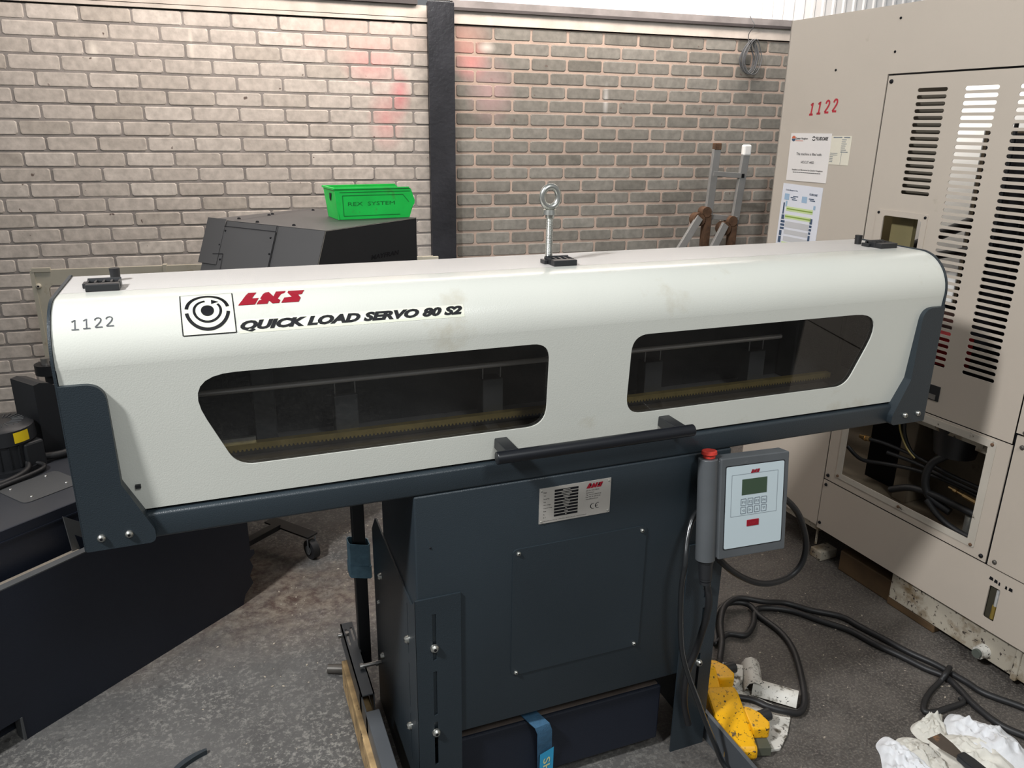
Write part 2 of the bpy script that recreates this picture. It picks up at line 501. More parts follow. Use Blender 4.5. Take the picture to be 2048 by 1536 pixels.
        bpy.data.curves.remove(cu)
        bpy.data.meshes.remove(me)
        return self

    def ribbon(self, pts, w, place):
        """pen stroke of width w along 2D pts, on a surface given by place(u, v)"""
        n = len(pts)
        L, R = [], []
        for i in range(n):
            a, b = Vector(pts[max(0, i - 1)]), Vector(pts[min(n - 1, i + 1)])
            d = (b - a).normalized()
            nr = Vector((-d.y, d.x)) * w / 2
            p = Vector(pts[i])
            L.append(self.bm.verts.new(place(*(p + nr))))
            R.append(self.bm.verts.new(place(*(p - nr))))
        for i in range(n - 1):
            self.bm.faces.new((L[i], R[i], R[i + 1], L[i + 1]))
        return self

    def poly(self, pts, place):
        self.bm.faces.new([self.bm.verts.new(place(*p)) for p in pts])
        return self

    def text(self, body, u0, u1, v0, v1, place, bold=0.0, shear=0.0, cuts=0):
        """lettering fitted to the box u0..u1, v0..v1 of a surface given by place(u, v)"""
        cu = bpy.data.curves.new('tmp', 'FONT')
        cu.body = body
        cu.size = 1
        cu.offset = bold
        cu.shear = shear
        cu.resolution_u = 3
        o = bpy.data.objects.new('tmp', cu)
        COL.objects.link(o)
        dg = bpy.context.evaluated_depsgraph_get()
        me = bpy.data.meshes.new_from_object(o.evaluated_get(dg))
        b2 = bmesh.new()
        b2.from_mesh(me)
        xs = [v.co.x for v in b2.verts]
        ys = [v.co.y for v in b2.verts]
        X0, X1, Y0, Y1 = min(xs), max(xs), min(ys), max(ys)
        if cuts:
            for k in range(1, cuts):
                y = Y0 + (Y1 - Y0) * k / cuts
                bmesh.ops.bisect_plane(b2, geom=b2.verts[:] + b2.edges[:] + b2.faces[:], plane_co=(0, y, 0), plane_no=(0, 1, 0))
        vm = {}
        for v in b2.verts:
            vm[v] = self.bm.verts.new(place(u0 + (v.co.x - X0) / (X1 - X0) * (u1 - u0), v0 + (v.co.y - Y0) / (Y1 - Y0) * (v1 - v0)))
        for fc in b2.faces:
            try:
                self.bm.faces.new([vm[v] for v in fc.verts])
            except ValueError:
                pass
        b2.free()
        bpy.data.objects.remove(o)
        bpy.data.curves.remove(cu)
        bpy.data.meshes.remove(me)
        return self

    def build(self, name, mat, parent=None, smooth=None, normals=True, bevel=0.0):
        bm = self.bm
        if self.X is not None:
            bmesh.ops.transform(bm, matrix=self.X, verts=bm.verts[:])
        if normals:
            bmesh.ops.recalc_face_normals(bm, faces=bm.faces[:])
        me = bpy.data.meshes.new(name)
        if parent is not None:
            r = parent
            org = Vector((0, 0, 0))
            while r is not None:
                org += r.location
                r = r.parent
        else:
            cs = [v.co for v in bm.verts]
            org = Vector(((min(c.x for c in cs) + max(c.x for c in cs)) / 2, (min(c.y for c in cs) + max(c.y for c in cs)) / 2, min(c.z for c in cs)))
        for v in bm.verts:
            v.co -= org
        bm.to_mesh(me)
        bm.free()
        if smooth:
            for p in me.polygons:
                p.use_smooth = True
            me.set_sharp_from_angle(angle=math.radians(smooth))
        me.materials.append(mat)
        o = bpy.data.objects.new(name, me)
        COL.objects.link(o)
        if parent is not None:
            o.parent = parent
        else:
            o.location = org
        if bevel:
            md = o.modifiers.new('edge_round', 'BEVEL')
            md.width = bevel
            md.segments = 2
            md.limit_method = 'ANGLE'
        return o


def thing(name, label, cat, loc, group=None):
    o = bpy.data.objects.new(name, None)
    o.empty_display_size = 0.1
    COL.objects.link(o)
    o.location = loc
    return tag(o, label, cat, group)


def tag(o, label, cat, group=None, kind=None):
    o['label'] = label
    o['category'] = cat
    if group:
        o['group'] = group
    if kind:
        o['kind'] = kind
    return o


def struct(o):
    o['kind'] = 'structure'
    return o


def arc(cx, cy, rx, ry, a0, a1, n=12):
    return [(cx + rx * math.cos(math.radians(a0 + (a1 - a0) * k / n)), cy + ry * math.sin(math.radians(a0 + (a1 - a0) * k / n))) for k in range(n + 1)]


def round_poly(pts, radii, n=6):
    """polygon with rounded corners"""
    out = []
    N = len(pts)
    for i in range(N):
        p = Vector(pts[i])
        r = radii[i] if isinstance(radii, (list, tuple)) else radii
        if r <= 0:
            out.append(tuple(p))
            continue
        a = (Vector(pts[i - 1]) - p).normalized()
        b = (Vector(pts[(i + 1) % N]) - p).normalized()
        ang = math.acos(max(-1, min(1, a.dot(b))))
        d = min(r / math.tan(ang / 2), (Vector(pts[i - 1]) - p).length * 0.49, (Vector(pts[(i + 1) % N]) - p).length * 0.49)
        s, e = p + a * d, p + b * d
        for k in range(n + 1):
            t = k / n
            out.append(tuple((1 - t) ** 2 * s + 2 * t * (1 - t) * p + t * t * e))
    return out


def rect(x0, x1, z0, z1):
    return [(x0, z0), (x1, z0), (x1, z1), (x0, z1)]


def slot(u0, u1, z, h, n=5):
    r = h / 2
    return arc(u1 - r, z, r, r, -90, 90, n) + arc(u0 + r, z, r, r, 90, 270, n)


def bolt(p, d, r, parent, name='bolt', mat=None, hexhead=True):
    """button-head screw with a socket: at p, pointing out along d"""
    p, d = Vector(p), Vector(d).normalized()
    b = MB()
    b.cyl(p, p + d * r * 0.55, r, r * 0.92, 18)
    b.cyl(p + d * r * 0.55, p + d * r * 0.95, r * 0.92, r * 0.55, 18)
    b.cyl(p + d * r * 0.95, p + d * r * 0.97, r * 0.34, r * 0.34, 6)
    o = b.build(name, mat or ZINC, parent, smooth=40)
    if hexhead:
        s = MB()
        s.cyl(p + d * r * 0.96, p + d * r * 1.0, r * 0.36, r * 0.36, 6)
        s.build('socket', INK, o)
    return o


LNS_L = [(0.0, 0.0), (0.13, 0.77), (0.17, 1.0), (0.29, 1.0), (0.21, 0.47), (0.31, 0.47), (0.24, 0.0)]
LNS_N = [(0.26, 0.0), (0.38, 0.8), (0.42, 0.95), (0.47, 0.98), (0.525, 0.54), (0.575, 0.98), (0.72, 0.98), (0.59, 0.0), (0.49, 0.0), (0.45, 0.22), (0.42, 0.0)]
LNS_S = [(0.62, 0.0), (0.68, 0.37), (0.79, 0.4), (0.74, 0.8), (0.76, 0.97), (1.0, 0.97), (0.95, 0.6), (0.89, 0.57), (0.92, 0.3), (0.88, 0.0)]


def lns_logo(mb, u0, u1, v0, v1, place):
    for P in (LNS_L, LNS_N, LNS_S):
        mb.poly([(u0 + (u1 - u0) * p[0], v0 + (v1 - v0) * p[1]) for p in P], place)
    bmesh.ops.triangulate(mb.bm, faces=mb.bm.faces[:])


def digit_strokes(ch):
    if ch == '1':
        return [[(0.02, 0.78), (0.2, 0.9), (0.32, 1.0), (0.32, 0.02)], [(0.0, 0.02), (0.66, 0.02)]]
    return [[(0.02, 0.74), (0.08, 0.9), (0.22, 0.98), (0.38, 0.99), (0.54, 0.92), (0.6, 0.76), (0.54, 0.58), (0.36, 0.36), (0.16, 0.17), (0.04, 0.03)], [(0.04, 0.03), (0.72, 0.03)]]


# ------------------------------------------------------------------ the setting
MW = Matrix(((0.99783, 0.06595, 0, -0.648), (-0.06595, 0.99783, 0, 2.7), (0, 0, 1, 0), (0, 0, 0, 1)))


# wall frame: s along the wall, d out of the wall (towards the room = negative y), z up
def wall_point(s, d, z):
    return MW @ Vector((s, -d, z))


fm = MB()
fm.box(-5, 5, -4, 3.4, -0.1, 0.0)
struct(fm.build('floor', floor_mat()))

ROW = 0.0652
Z0 = 0.832 - 13 * ROW


def brick_wall(name, s0, s1, bw, odd0, even0, z_top, cols, mortar, mort, stains, depth_jit, rnd):
    """individual bricks in half bond as one wall mesh, on a mortar bed"""
    rng = random.Random(rnd)
    verts, faces, tones = [], [], []
    k0 = 0
    nrow = int((z_top - Z0) / ROW + 0.5)
    for k in range(nrow):
        zb = Z0 + k * ROW + mort / 2
        zt = Z0 + (k + 1) * ROW - mort / 2
        a = (odd0 if k % 2 else even0)
        a -= math.ceil((a - s0) / bw + 1) * bw
        while a < s1:
            x0 = a + mort / 2 + rng.uniform(-1, 1) * 0.0012
            x1 = a + bw - mort / 2 + rng.uniform(-1, 1) * 0.0012
            a += bw
            x0, x1 = max(x0, s0), min(x1, s1)
            if x1 - x0 < 0.012:
                continue
            j = lambda: rng.uniform(-1, 1) * 0.0011
            c = 0.006
            dd = 0.0030 + rng.uniform(-1, 1) * depth_jit
            t = min(1, max(0, rng.gauss(0.5, 0.22)))
            # outer octagon (rounded corners) at the bed, inner one on the face
            def octo(x0, x1, zb, zt, c, d):
                P = [(x0 + c, zb), (x1 - c, zb), (x1, zb + c), (x1, zt - c), (x1 - c, zt), (x0 + c, zt), (x0, zt - c), (x0, zb + c)]
                return [(px + j(), -d, pz + j()) for px, pz in P]
            n0 = len(verts)
            verts += octo(x0, x1, zb, zt, c, 0.0)
            verts += octo(x0 + 0.003, x1 - 0.003, zb + 0.003, zt - 0.003, c, dd)
            faces.append([n0 + 8 + i for i in range(8)])
            for i in range(8):
                faces.append([n0 + i, n0 + (i + 1) % 8, n0 + 8 + (i + 1) % 8, n0 + 8 + i])
            tones += [t] * 16
    me = bpy.data.meshes.new(name)
    me.from_pydata([tuple(MW @ Vector(v)) for v in verts], [], faces)
    at = me.attributes.new('tone', 'FLOAT', 'POINT')
    at.data.foreach_set('value', tones)
    o = bpy.data.objects.new(name, me)
    COL.objects.link(o)
    me.materials.append(brick_mat(name + '_bricks', *cols, stains))
    bm = bmesh.new()
    bm.from_mesh(me)
    bmesh.ops.recalc_face_normals(bm, faces=bm.faces[:])
    bm.to_mesh(me)
    bm.free()
    struct(o)
    mb = MB(MW)
    mb.box(s0, s1, 0.0, 0.1, Z0, z_top)
    mb.build('mortar_bed', mortar, o)
    return o


PINK = (0.72, 0.23, 0.24)


def wst(s, z, rs, rz, c, a):
    p = wall_point(s, 0.005, z)
    return (p.x, p.y, p.z, rs, rz, c, a)


brick_wall('wall_back_left', -2.6, 1.13, 0.2, -0.503, -0.607, 1.872, ((0.42, 0.38, 0.335), (0.50, 0.455, 0.41), (0.56, 0.515, 0.465)), MORTAR_DARK, 0.0085,
           [wst(0.80, 1.69, 0.16, 0.12, PINK, 0.5), wst(0.93, 1.56, 0.06, 0.12, (0.70, 0.14, 0.18), 0.6), wst(0.86, 1.44, 0.10, 0.16, PINK, 0.5), wst(0.75, 1.80, 0.4, 0.14, (0.68, 0.45, 0.40), 0.4),
            wst(-0.37, 1.70, 0.022, 0.05, (0.75, 0.70, 0.62), 1.0), wst(0.02, 1.74, 0.012, 0.10, (0.72, 0.66, 0.58), 0.9)], 0.0012, 3)
brick_wall('wall_back_right', 1.13, 4.3, 0.1932, 1.3005, 1.3935 + 0.0, 1.872, ((0.150, 0.142, 0.122), (0.195, 0.186, 0.163), (0.245, 0.236, 0.21)), MORTAR_PINK, 0.0115,
           [wst(1.28, 1.71, 0.10, 0.10, PINK, 0.6), wst(1.24, 1.80, 0.16, 0.16, (0.52, 0.27, 0.22), 0.65), wst(1.38, 1.58, 0.14, 0.18, (0.52, 0.33, 0.33), 0.6), wst(2.0, 1.55, 0.018, 0.10, (0.55, 0.54, 0.52), 0.8), wst(1.36, 1.78, 0.05, 0.03, (0.60, 0.57, 0.52), 0.9)], 0.001, 5)

t = MB(MW)
t.box(1.13, 4.3, -0.012, 0.1, 1.878, 1.934)
struct(t.build('trim_1', CONCRETE))
t = MB(MW)
t.box(-2.6, 1.13, -0.012, 0.1, 1.878, 1.893)
t.box(-2.6, 1.13, -0.010, 0.1, 1.896, 1.948)
struct(t.build('trim_2', CONCRETE))
t = MB(MW)
t.box(1.19, 4.3, -0.024, 0.1, 1.947, 1.978)
struct(t.build('trim_3', TRIM_GREY))
t = MB(MW)
t.box(1.19, 4.3, -0.028, 0.1, 1.934, 1.947)
struct(t.build('trim_4', TRIM_DARK))
t = MB(MW)
t.box(-2.6, 1.02, -0.030, 0.1, 1.949, 1.985)
struct(t.build('trim_5', TRIM_DARK))
# corrugated white cladding above the brickwork
cl = MB(MW)
prof = []
s = -2.6
k = 0
while s < 4.3:
    d = [0.0, 0.0, -0.006, -0.006][k % 4]
    prof.append((s, d - 0.004))
    s += [0.038, 0.008, 0.012, 0.008][k % 4]
    k += 1
lo = [cl.bm.verts.new((a, b, 1.978)) for a, b in prof]
hi = [cl.bm.verts.new((a, b, 2.75)) for a, b in prof]
lo2 = [cl.bm.verts.new((a, 0.03, 1.978)) for a, b in prof]
hi2 = [cl.bm.verts.new((a, 0.03, 2.75)) for a, b in prof]
for i in range(len(prof) - 1):
    cl.bm.faces.new((lo[i], lo[i + 1], hi[i + 1], hi[i]))
    cl.bm.faces.new((lo2[i], hi2[i], hi2[i + 1], lo2[i + 1]))
    cl.bm.faces.new((lo[i], lo2[i], lo2[i + 1], lo[i + 1]))
struct(cl.build('wall_cladding', CLADDING))
# steel column: I-section with its flange to the room
co = MB(MW)
co.box(1.060, 1.186, -0.062, -0.052, 0, 1.962)
co.box(1.113, 1.129, -0.052, 0.0, 0, 1.962)
co.box(1.066, 1.180, -0.012, 0.0, 0, 1.962)
co.box(1.055, 1.190, -0.066, -0.001, 0, 0.014)
struct(co.build('trim_column', COLUMN_PAINT, bevel=0.0015))

# ------------------------------------------------------------------ the bar feeder
HL = 0.874                                     # half length of the cover
bf = thing('bar_feeder', 'long white-topped bar feeder on a navy grey cabinet in the middle of the floor', 'machine', (0, 0.15, 0))

# profile of the cover: y (depth), z
PROF = [(0.1165, 1.162), (0.078, 1.162)] + [(0.078 + 0.084 * math.cos(math.radians(90 + 7.5 * i)), 1.078 + 0.084 * math.sin(math.radians(90 + 7.5 * i))) for i in range(1, 13)]
PROF += [(0.078 - 0.084 * math.cos(math.radians(3.66)), 1.078 - 0.084 * math.sin(math.radians(3.66)))]
SP = [(0.09, 1.162)] + PROF[2:]
SL = [0.0]
for a_, b_ in zip(SP, SP[1:]):
    SL.append(SL[-1] + math.hypot(b_[0] - a_[0], b_[1] - a_[1]))


def on_cover(x, s, off=0.0006):
    """point of the curved cover at length x and arc length s below the top edge"""
    for i in range(len(SL) - 1):
        if s <= SL[i + 1] or i == len(SL) - 2:
            t = (s - SL[i]) / (SL[i + 1] - SL[i])
            y = SP[i][0] + t * (SP[i + 1][0] - SP[i][0])
            z = SP[i][1] + t * (SP[i + 1][1] - SP[i][1])
            d = Vector((SP[i + 1][0] - SP[i][0], SP[i + 1][1] - SP[i][1])).normalized()
            return Vector((x, y + d.y * off, z - d.x * off))


# the lids
cv = MB()
cv.sweep_x(PROF, -HL, HL, 0.003)
BR_IN = [(-0.872, 1.0435), (-0.832, 1.0435), (-0.8105, 1.024), (-0.8085, 0.885), (-0.784, 0.829)]
outer = rect(-0.8735, 0.8735, 0.826, 1.0726)
WIN_L = round_poly([(-0.712, 1.0465), (-0.0855, 1.0465), (-0.0855, 0.8815), (-0.640, 0.8815)], [0.055, 0.035, 0.04, 0.045], 8)
WIN_R = [(-x, z) for x, z in WIN_L]
FRONT_Y = lambda v: -0.00583 + (1.0726 - v) * 0.064
cv.plate(outer, [WIN_L, WIN_R], 0.003, lambda u, v, d: (u, FRONT_Y(v) + d, v))
cover = cv.build('cover', WHITE_PAINT, bf, smooth=25)
tl = MB()
tl.sweep_x([(0.286, 0.83), (0.286, 1.150), (0.282, 1.158), (0.274, 1.1615), (0.1185, 1.162)], -HL, HL, 0.003)
top_lid = tl.build('rear_lid', TOP_WHITE, bf, smooth=25)
for W_, nm in ((WIN_L, 'window_pane'), (WIN_R, 'window_pane')):
    g = MB()
    cx = sum(p[0] for p in W_) / len(W_)
    cz = sum(p[1] for p in W_) / len(W_)
    g.plate([(cx + (p[0] - cx) * 1.03, cz + (p[1] - cz) * 1.06) for p in W_], [], 0.003, lambda u, v, d: (u, FRONT_Y(v) + 0.0035 + d, v))
    g.build(nm, TINTED, cover)

# decals on the cover
d = MB()
x0, x1, s0, s1 = -0.698, -0.621, 0.0345, 0.112
N_ = 10
grid = [[d.bm.verts.new(on_cover(x0 + (x1 - x0) * i, s0 + (s1 - s0) * k / N_, 0.0004)) for i in (0, 1)] for k in range(N_ + 1)]
for k in range(N_):
    d.bm.faces.new((grid[k][0], grid[k][1], grid[k + 1][1], grid[k + 1][0]))
dec = d.build('rotation_symbol_decal', DECAL, cover, normals=False)
d = MB()
pl = lambda u, v: on_cover(u, v, 0.0008)
cxd, csd = -0.6598, 0.0722
for r0_, r1_ in ((0.0, 0.25), (0.25, 0.5), (0.5, 0.75), (0.75, 1.0)):
    d.ribbon(arc(cxd, csd, 0.0095 * (r0_ + r1_) / 2, 0.0103 * (r0_ + r1_) / 2, 0, 360, 28), 0.0026, pl)
d.ribbon(arc(cxd, csd, 0.0195, 0.0198, -38, 262, 40), 0.0038, pl)          # s grows downwards
d.poly([(cxd + 0.0066, csd - 0.0225), (cxd + 0.0175, csd - 0.0165), (cxd + 0.0065, csd - 0.0125)], pl)
d.ribbon(arc(cxd, csd, 0.0305, 0.0318, 6, 174, 30), 0.0052, pl)
d.ribbon(arc(cxd, csd, 0.0305, 0.0318, 188, 350, 30), 0.0052, pl)
for (ua, va, ub, vb, w) in ((x0, s0, x0, s1, 0.0016), (x1, s0, x1, s1, 0.0016), (x0, s1, x1, s1, 0.0016), (x0, s0, x1, s0, 0.0005)):
    d.ribbon([(ua + (ub - ua) * k / 10, va + (vb - va) * k / 10) for k in range(11)], w, pl)
bmesh.ops.triangulate(d.bm, faces=[f for f in d.bm.faces if len(f.verts) > 4])
d.build('rotation_symbol', INK, dec)
d = MB()
lns_logo(d, -0.614, -0.508, 0.0665, 0.0365, pl)
d.build('maker_logo', RED, cover)
d = MB()
grid = [[d.bm.verts.new(on_cover(x, s_, 0.0003)) for x in (-0.6165, -0.2475)] for s_ in (0.0925, 0.098, 0.104, 0.110, 0.1145)]
for k in range(4):
    d.bm.faces.new((grid[k][0], grid[k][1], grid[k + 1][1], grid[k + 1][0]))
strip = d.build('model_name_strip', DECAL, cover, normals=False)
d = MB()
d.text('QUICK LOAD SERVO 80 S2', -0.6145, -0.2505, 0.1125, 0.0945, pl, bold=0.06, shear=0.32, cuts=6)
d.build('model_name', INK, strip)
d = MB()
for i, ch in enumerate('1122'):
    ox = -0.8475 + i * 0.0152
    for st in digit_strokes(ch):
        d.ribbon([(ox + 0.0145 * a, 0.0905 - 0.0007 * i - 0.0165 * b) for a, b in st], 0.0017, pl)
d.build('marker_number', MARKER, cover)

# end plates and brackets
for sx in (-1, 1):
    e = MB()
    P = [(0.29, 0.775), (0.29, 1.155), (0.276, 1.1645), (0.078, 1.1645)] + [(0.078 + 0.087 * math.cos(math.radians(90 + 7.5 * i)), 1.078 + 0.087 * math.sin(math.radians(90 + 7.5 * i))) for i in range(1, 13)] + [(-0.0085, 1.047), (-0.006, 0.775)]
    e.prism(P, 'x', sx * 0.8745, sx * 0.8785)
    e.build('end_plate', NAVY, bf, smooth=30)
    b = MB()
    B = round_poly([(-0.875, 0.777), (-0.875, 1.0495), (-0.8135, 1.0495), (-0.812, 0.884), (-0.774, 0.800), (-0.774, 0.777)], [0.002, 0.001, 0.034, 0.008, 0.022, 0.018], 7)
    b.plate([(p[0] * -sx, p[1]) for p in B], [], 0.026, lambda u, v, dd: (u, -0.014 + dd, v))
    br = b.build('end_bracket', NAVY, bf, bevel=0.001)
    for bx in (0.851, 0.8115):
        bolt((sx * bx, -0.014, 0.7985), (0, -1, 0), 0.0063, br)
b = MB()
b.box(-0.795, -0.787, 0.002, 0.012, 0.8665, 0.8725)
b.build('edge_clip', BLACK_PLASTIC, bf)

# bed rail under the cover
r = MB()
r.box(-0.8745, 0.8745, 0.0, 0.285, 0.777, 0.8210, 0.005, 3)
r.build('bed_rail', NAVY, bf, smooth=50)
# inside of the guard, seen through the smoked panes
r = MB()
r.box(-0.872, 0.872, 0.262, 0.268, 0.8215, 1.150)
r.build('inner_back_panel', DARK_GREY, bf)
r = MB()
r.box(-0.872, 0.872, 0.03, 0.262, 0.8215, 0.832)
r.build('inner_floor', pm('light_grey_ledge', (0.26, 0.255, 0.25), 0.4, 0.2, var=0.1), bf)
r = MB()
r.cyl((-0.80, 0.14, 0.969), (0.56, 0.14, 0.969), 0.0055, n=16)
r.build('pusher_rod', pm('rod_with_highlight', (0.75, 0.72, 0.68), 0.35, 0.5, var=0.05), bf, smooth=40)  # lamp highlight along the rod is put into its pale colour
r = MB()
r.box(-0.80, 0.70, 0.07, 0.135, 0.832, 0.846)
r.build('guide_channel', pm('oily_channel', (0.15, 0.135, 0.125), 0.4, 0.4, var=0.2), bf, bevel=0.002)
r = MB()
r.box(-0.80, 0.72, 0.135, 0.150, 0.8565, 0.8665)
x = -0.80
while x < 0.72:
    r.prism([(x, 0.8565), (x + 0.0055, 0.8565), (x + 0.004, 0.8525), (x + 0.0015, 0.8525)], 'y', 0.135, 0.145)
    x += 0.0075
r.build('toothed_rack', BRASS_RACK, bf)
r = MB()
r.box(-0.80, 0.72, 0.1365, 0.149, 0.832, 0.8565)
r.build('rack_bed', DARK_STEEL, bf)
for xx in (-0.435, -0.09 - 0.05, 0.235, 0.51):
    r = MB()
    r.box(xx - 0.022, xx + 0.022, 0.15, 0.185, 0.832, 0.935)
    sup = r.build('rod_support', GREY_PLATE, bf, bevel=0.002)
    for dx in (-0.019, 0.019):
        q = MB()
        q.cyl((xx + dx, 0.160, 0.935), (xx + dx, 0.160, 0.968), 0.0016, n=8)
        q.build('support_pin', STEEL, sup)
r = MB()
r.box(-0.675, -0.603, 0.142, 0.150, 0.8665, 0.8765)
r.build('zinc_strip', ZINC, bf)
r = MB()
r.box(0.66, 0.80, 0.20, 0.26, 0.832, 1.10)
r.build('drive_housing', DARK_GREY, bf, bevel=0.004)
r = MB()
r.box(-0.60, -0.56, 0.20, 0.262, 0.832, 1.10)
r.build('inner_post', GREY_PLATE, bf, bevel=0.002)

# pull handle
h = MB()
h.cyl((-0.206, -0.052, 0.8555), (0.207, -0.052, 0.8555), 0.0120, n=24)
hd = h.build('pull_handle', HANDLE_BLACK, bf, smooth=40, bevel=0.0015)
for xx in (-0.176, 0.176):
    q = MB()
    q.box(xx - 0.0125, xx + 0.0125, -0.052, 0.0125, 0.8475, 0.8685, 0.002)
    q.build('handle_mount', BLACK_PLASTIC, hd)

# hinges and stops on the top
for xx in (-0.812, -0.002, 0.823):
    q = MB()
    q.box(xx - 0.0245, xx + 0.0245, 0.119, 0.137, 1.162, 1.1735, 0.0012)
    q.box(xx - 0.0245, xx + 0.0245, 0.137, 0.171, 1.162, 1.1665, 0.001)
    for k in range(5):
        a = xx - 0.0245 + k * 0.0116
        q.box(a, a + 0.0032, 0.137, 0.163, 1.166, 1.174)
    q.cyl((xx - 0.0245, 0.164, 1.171), (xx + 0.0245, 0.164, 1.171), 0.0052, n=12)
    q.box(xx - 0.032, xx - 0.0245, 0.150, 0.172, 1.162, 1.170, 0.001)
    q.build('lid_hinge', BLACK_PLASTIC, bf)
for xx, yy in ((-0.801, 0.215), (0.808, 0.20)):
    q = MB()
    q.cyl((xx, yy, 1.161), (xx, yy, 1.183), 0.0075, 0.0085, 16)
    q.build('rubber_stop', RUBBER, bf, smooth=40)

# lifting eye bolt standing out of the top
EX, EY = -0.0145, 0.174
q = MB()
q.cyl((EX, EY, 1.10), (EX, EY, 1.255), 0.0066, n=18)
zt = 1.165
while zt < 1.25:
    q.cyl((EX, EY, zt), (EX, EY, zt + 0.0009), 0.0069, 0.0074, 18)
    q.cyl((EX, EY, zt + 0.0009), (EX, EY, zt + 0.0018), 0.0074, 0.0069, 18)
    zt += 0.0022
stud = q.build('threaded_stud', ZINC, bf, smooth=30)
q = MB()
q.cyl((EX, EY, 1.249), (EX, EY, 1.256), 0.0085, 0.0095, 20)
q.cyl((EX, EY, 1.256), (EX, EY, 1.2655), 0.0150, 0.0135, 24)
ring = [(EX + 0.0172 * math.cos(a), EY, 1.2895 + 0.0195 * math.sin(a)) for a in [2 * PI * k / 40 for k in range(40)]]
q.tube(ring, 0.0064, 14, 0, True)
q.build('lifting_eye', ZINC, stud, smooth=45)
q = MB()
q.cyl((EX, EY + 0.003, 1.1622), (EX, EY + 0.003, 1.1626), 0.0145, n=24)
q.build('stud_hole', INK, top_lid)

# cabinet
c = MB()
c.box(-0.347, 0.347, 0.0, 0.304, 0.222, 0.7765, 0.004, 3)
cab = c.build('cabinet', NAVY, bf, smooth=50)
for px, pz in ((-0.318, 0.667),):
    bolt((px, 0.0005, pz), (0, -1, 0), 0.0022, cab, 'plug_hole', INK, False)
p = MB()
p.plate(round_poly(rect(-0.152, 0.1495, 0.333, 0.630), 0.012), [], 0.0025, lambda u, v, dd: (u, -0.0025 + dd, v))
pan = p.build('access_panel', NAVY, cab, bevel=0.0006)
for px, pz in ((-0.140, 0.6205), (0.1385, 0.6195), (-0.1415, 0.3395), (0.138, 0.3395)):
    bolt((px, -0.0025, pz), (0, -1, 0), 0.0045, pan, 'screw')

# nameplate
p = MB()
NP = (-0.0978, 0.0582, 0.6768, 0.7532)
p.box(NP[0], NP[1], -0.0016, 0.0, NP[2], NP[3])
npl = p.build('name_plate', PLATE_METAL, cab)
fr = lambda u, v: (NP[0] + u * (NP[1] - NP[0]), -0.0019, NP[2] + v * (NP[3] - NP[2]))
d = MB()
lns_logo(d, 0.645, 0.885, 0.80, 0.94, fr)
d.build('plate_logo', RED, npl)
d = MB()
for k in range(9):
    v0 = 0.885 - k * 0.088
    d.poly([(0.205, v0 - 0.03), (0.535, v0 - 0.03), (0.535, v0 + 0.032), (0.205, v0 + 0.032)], fr)
for k, tx in enumerate(['Model', 'Type', 'Serial No.', 'Year', 'Main voltage', 'Control voltage', 'Power', 'Hz', 'A  F']):
    v0 = 0.872 - k * 0.088
    d.text(tx, 0.055, 0.055 + 0.0082 * len(tx), v0 - 0.017, v0 + 0.02, fr)
for k, tx in enumerate(['LNS SA. 2534 ORVIN', 'Switzerland', 'Tel. +41 32 358 02 00', 'Fax +41 32 358 02 01', 'www.LNS-world.com']):
    v0 = 0.735 - k * 0.062
    d.text(tx, 0.645, 0.645 + 0.0103 * len(tx), v0 - 0.015, v0 + 0.018, fr)
d.ribbon(arc(0.755, 0.27, 0.036, 0.075, 70, 290, 14), 0.012, fr)
d.ribbon(arc(0.825, 0.27, 0.036, 0.075, 70, 290, 14), 0.012, fr)
d.ribbon([(0.792, 0.27), (0.826, 0.27)], 0.014, fr)
d.text('Manufactured by LNS SA, 2534 Orvin, Switzerland', 0.055, 0.66, 0.045, 0.075, fr)
d.build('plate_printing', INK, npl)
d = MB()
f2 = lambda u, v: (NP[0] + u * (NP[1] - NP[0]), -0.0021, NP[2] + v * (NP[3] - NP[2]))
for k, w in enumerate((0.05, 0.07, 0.045, 0.025, 0.05, 0.036, 0.012, 0.026, 0.01)):
    v0 = 0.885 - k * 0.088
    d.poly([(0.37 - w, v0 - 0.009), (0.37 + w, v0 - 0.009), (0.37 + w, v0 + 0.009), (0.37 - w, v0 + 0.009)], f2)
d.build('stamped_values', PLATE_METAL, npl)
for u, v in ((0.03, 0.93), (0.97, 0.93), (0.03, 0.06), (0.97, 0.06)):
    q = fr(u, v)
    bolt((q[0], -0.0016, q[2]), (0, -1, 0), 0.0021, npl, 'rivet', ZINC, False)

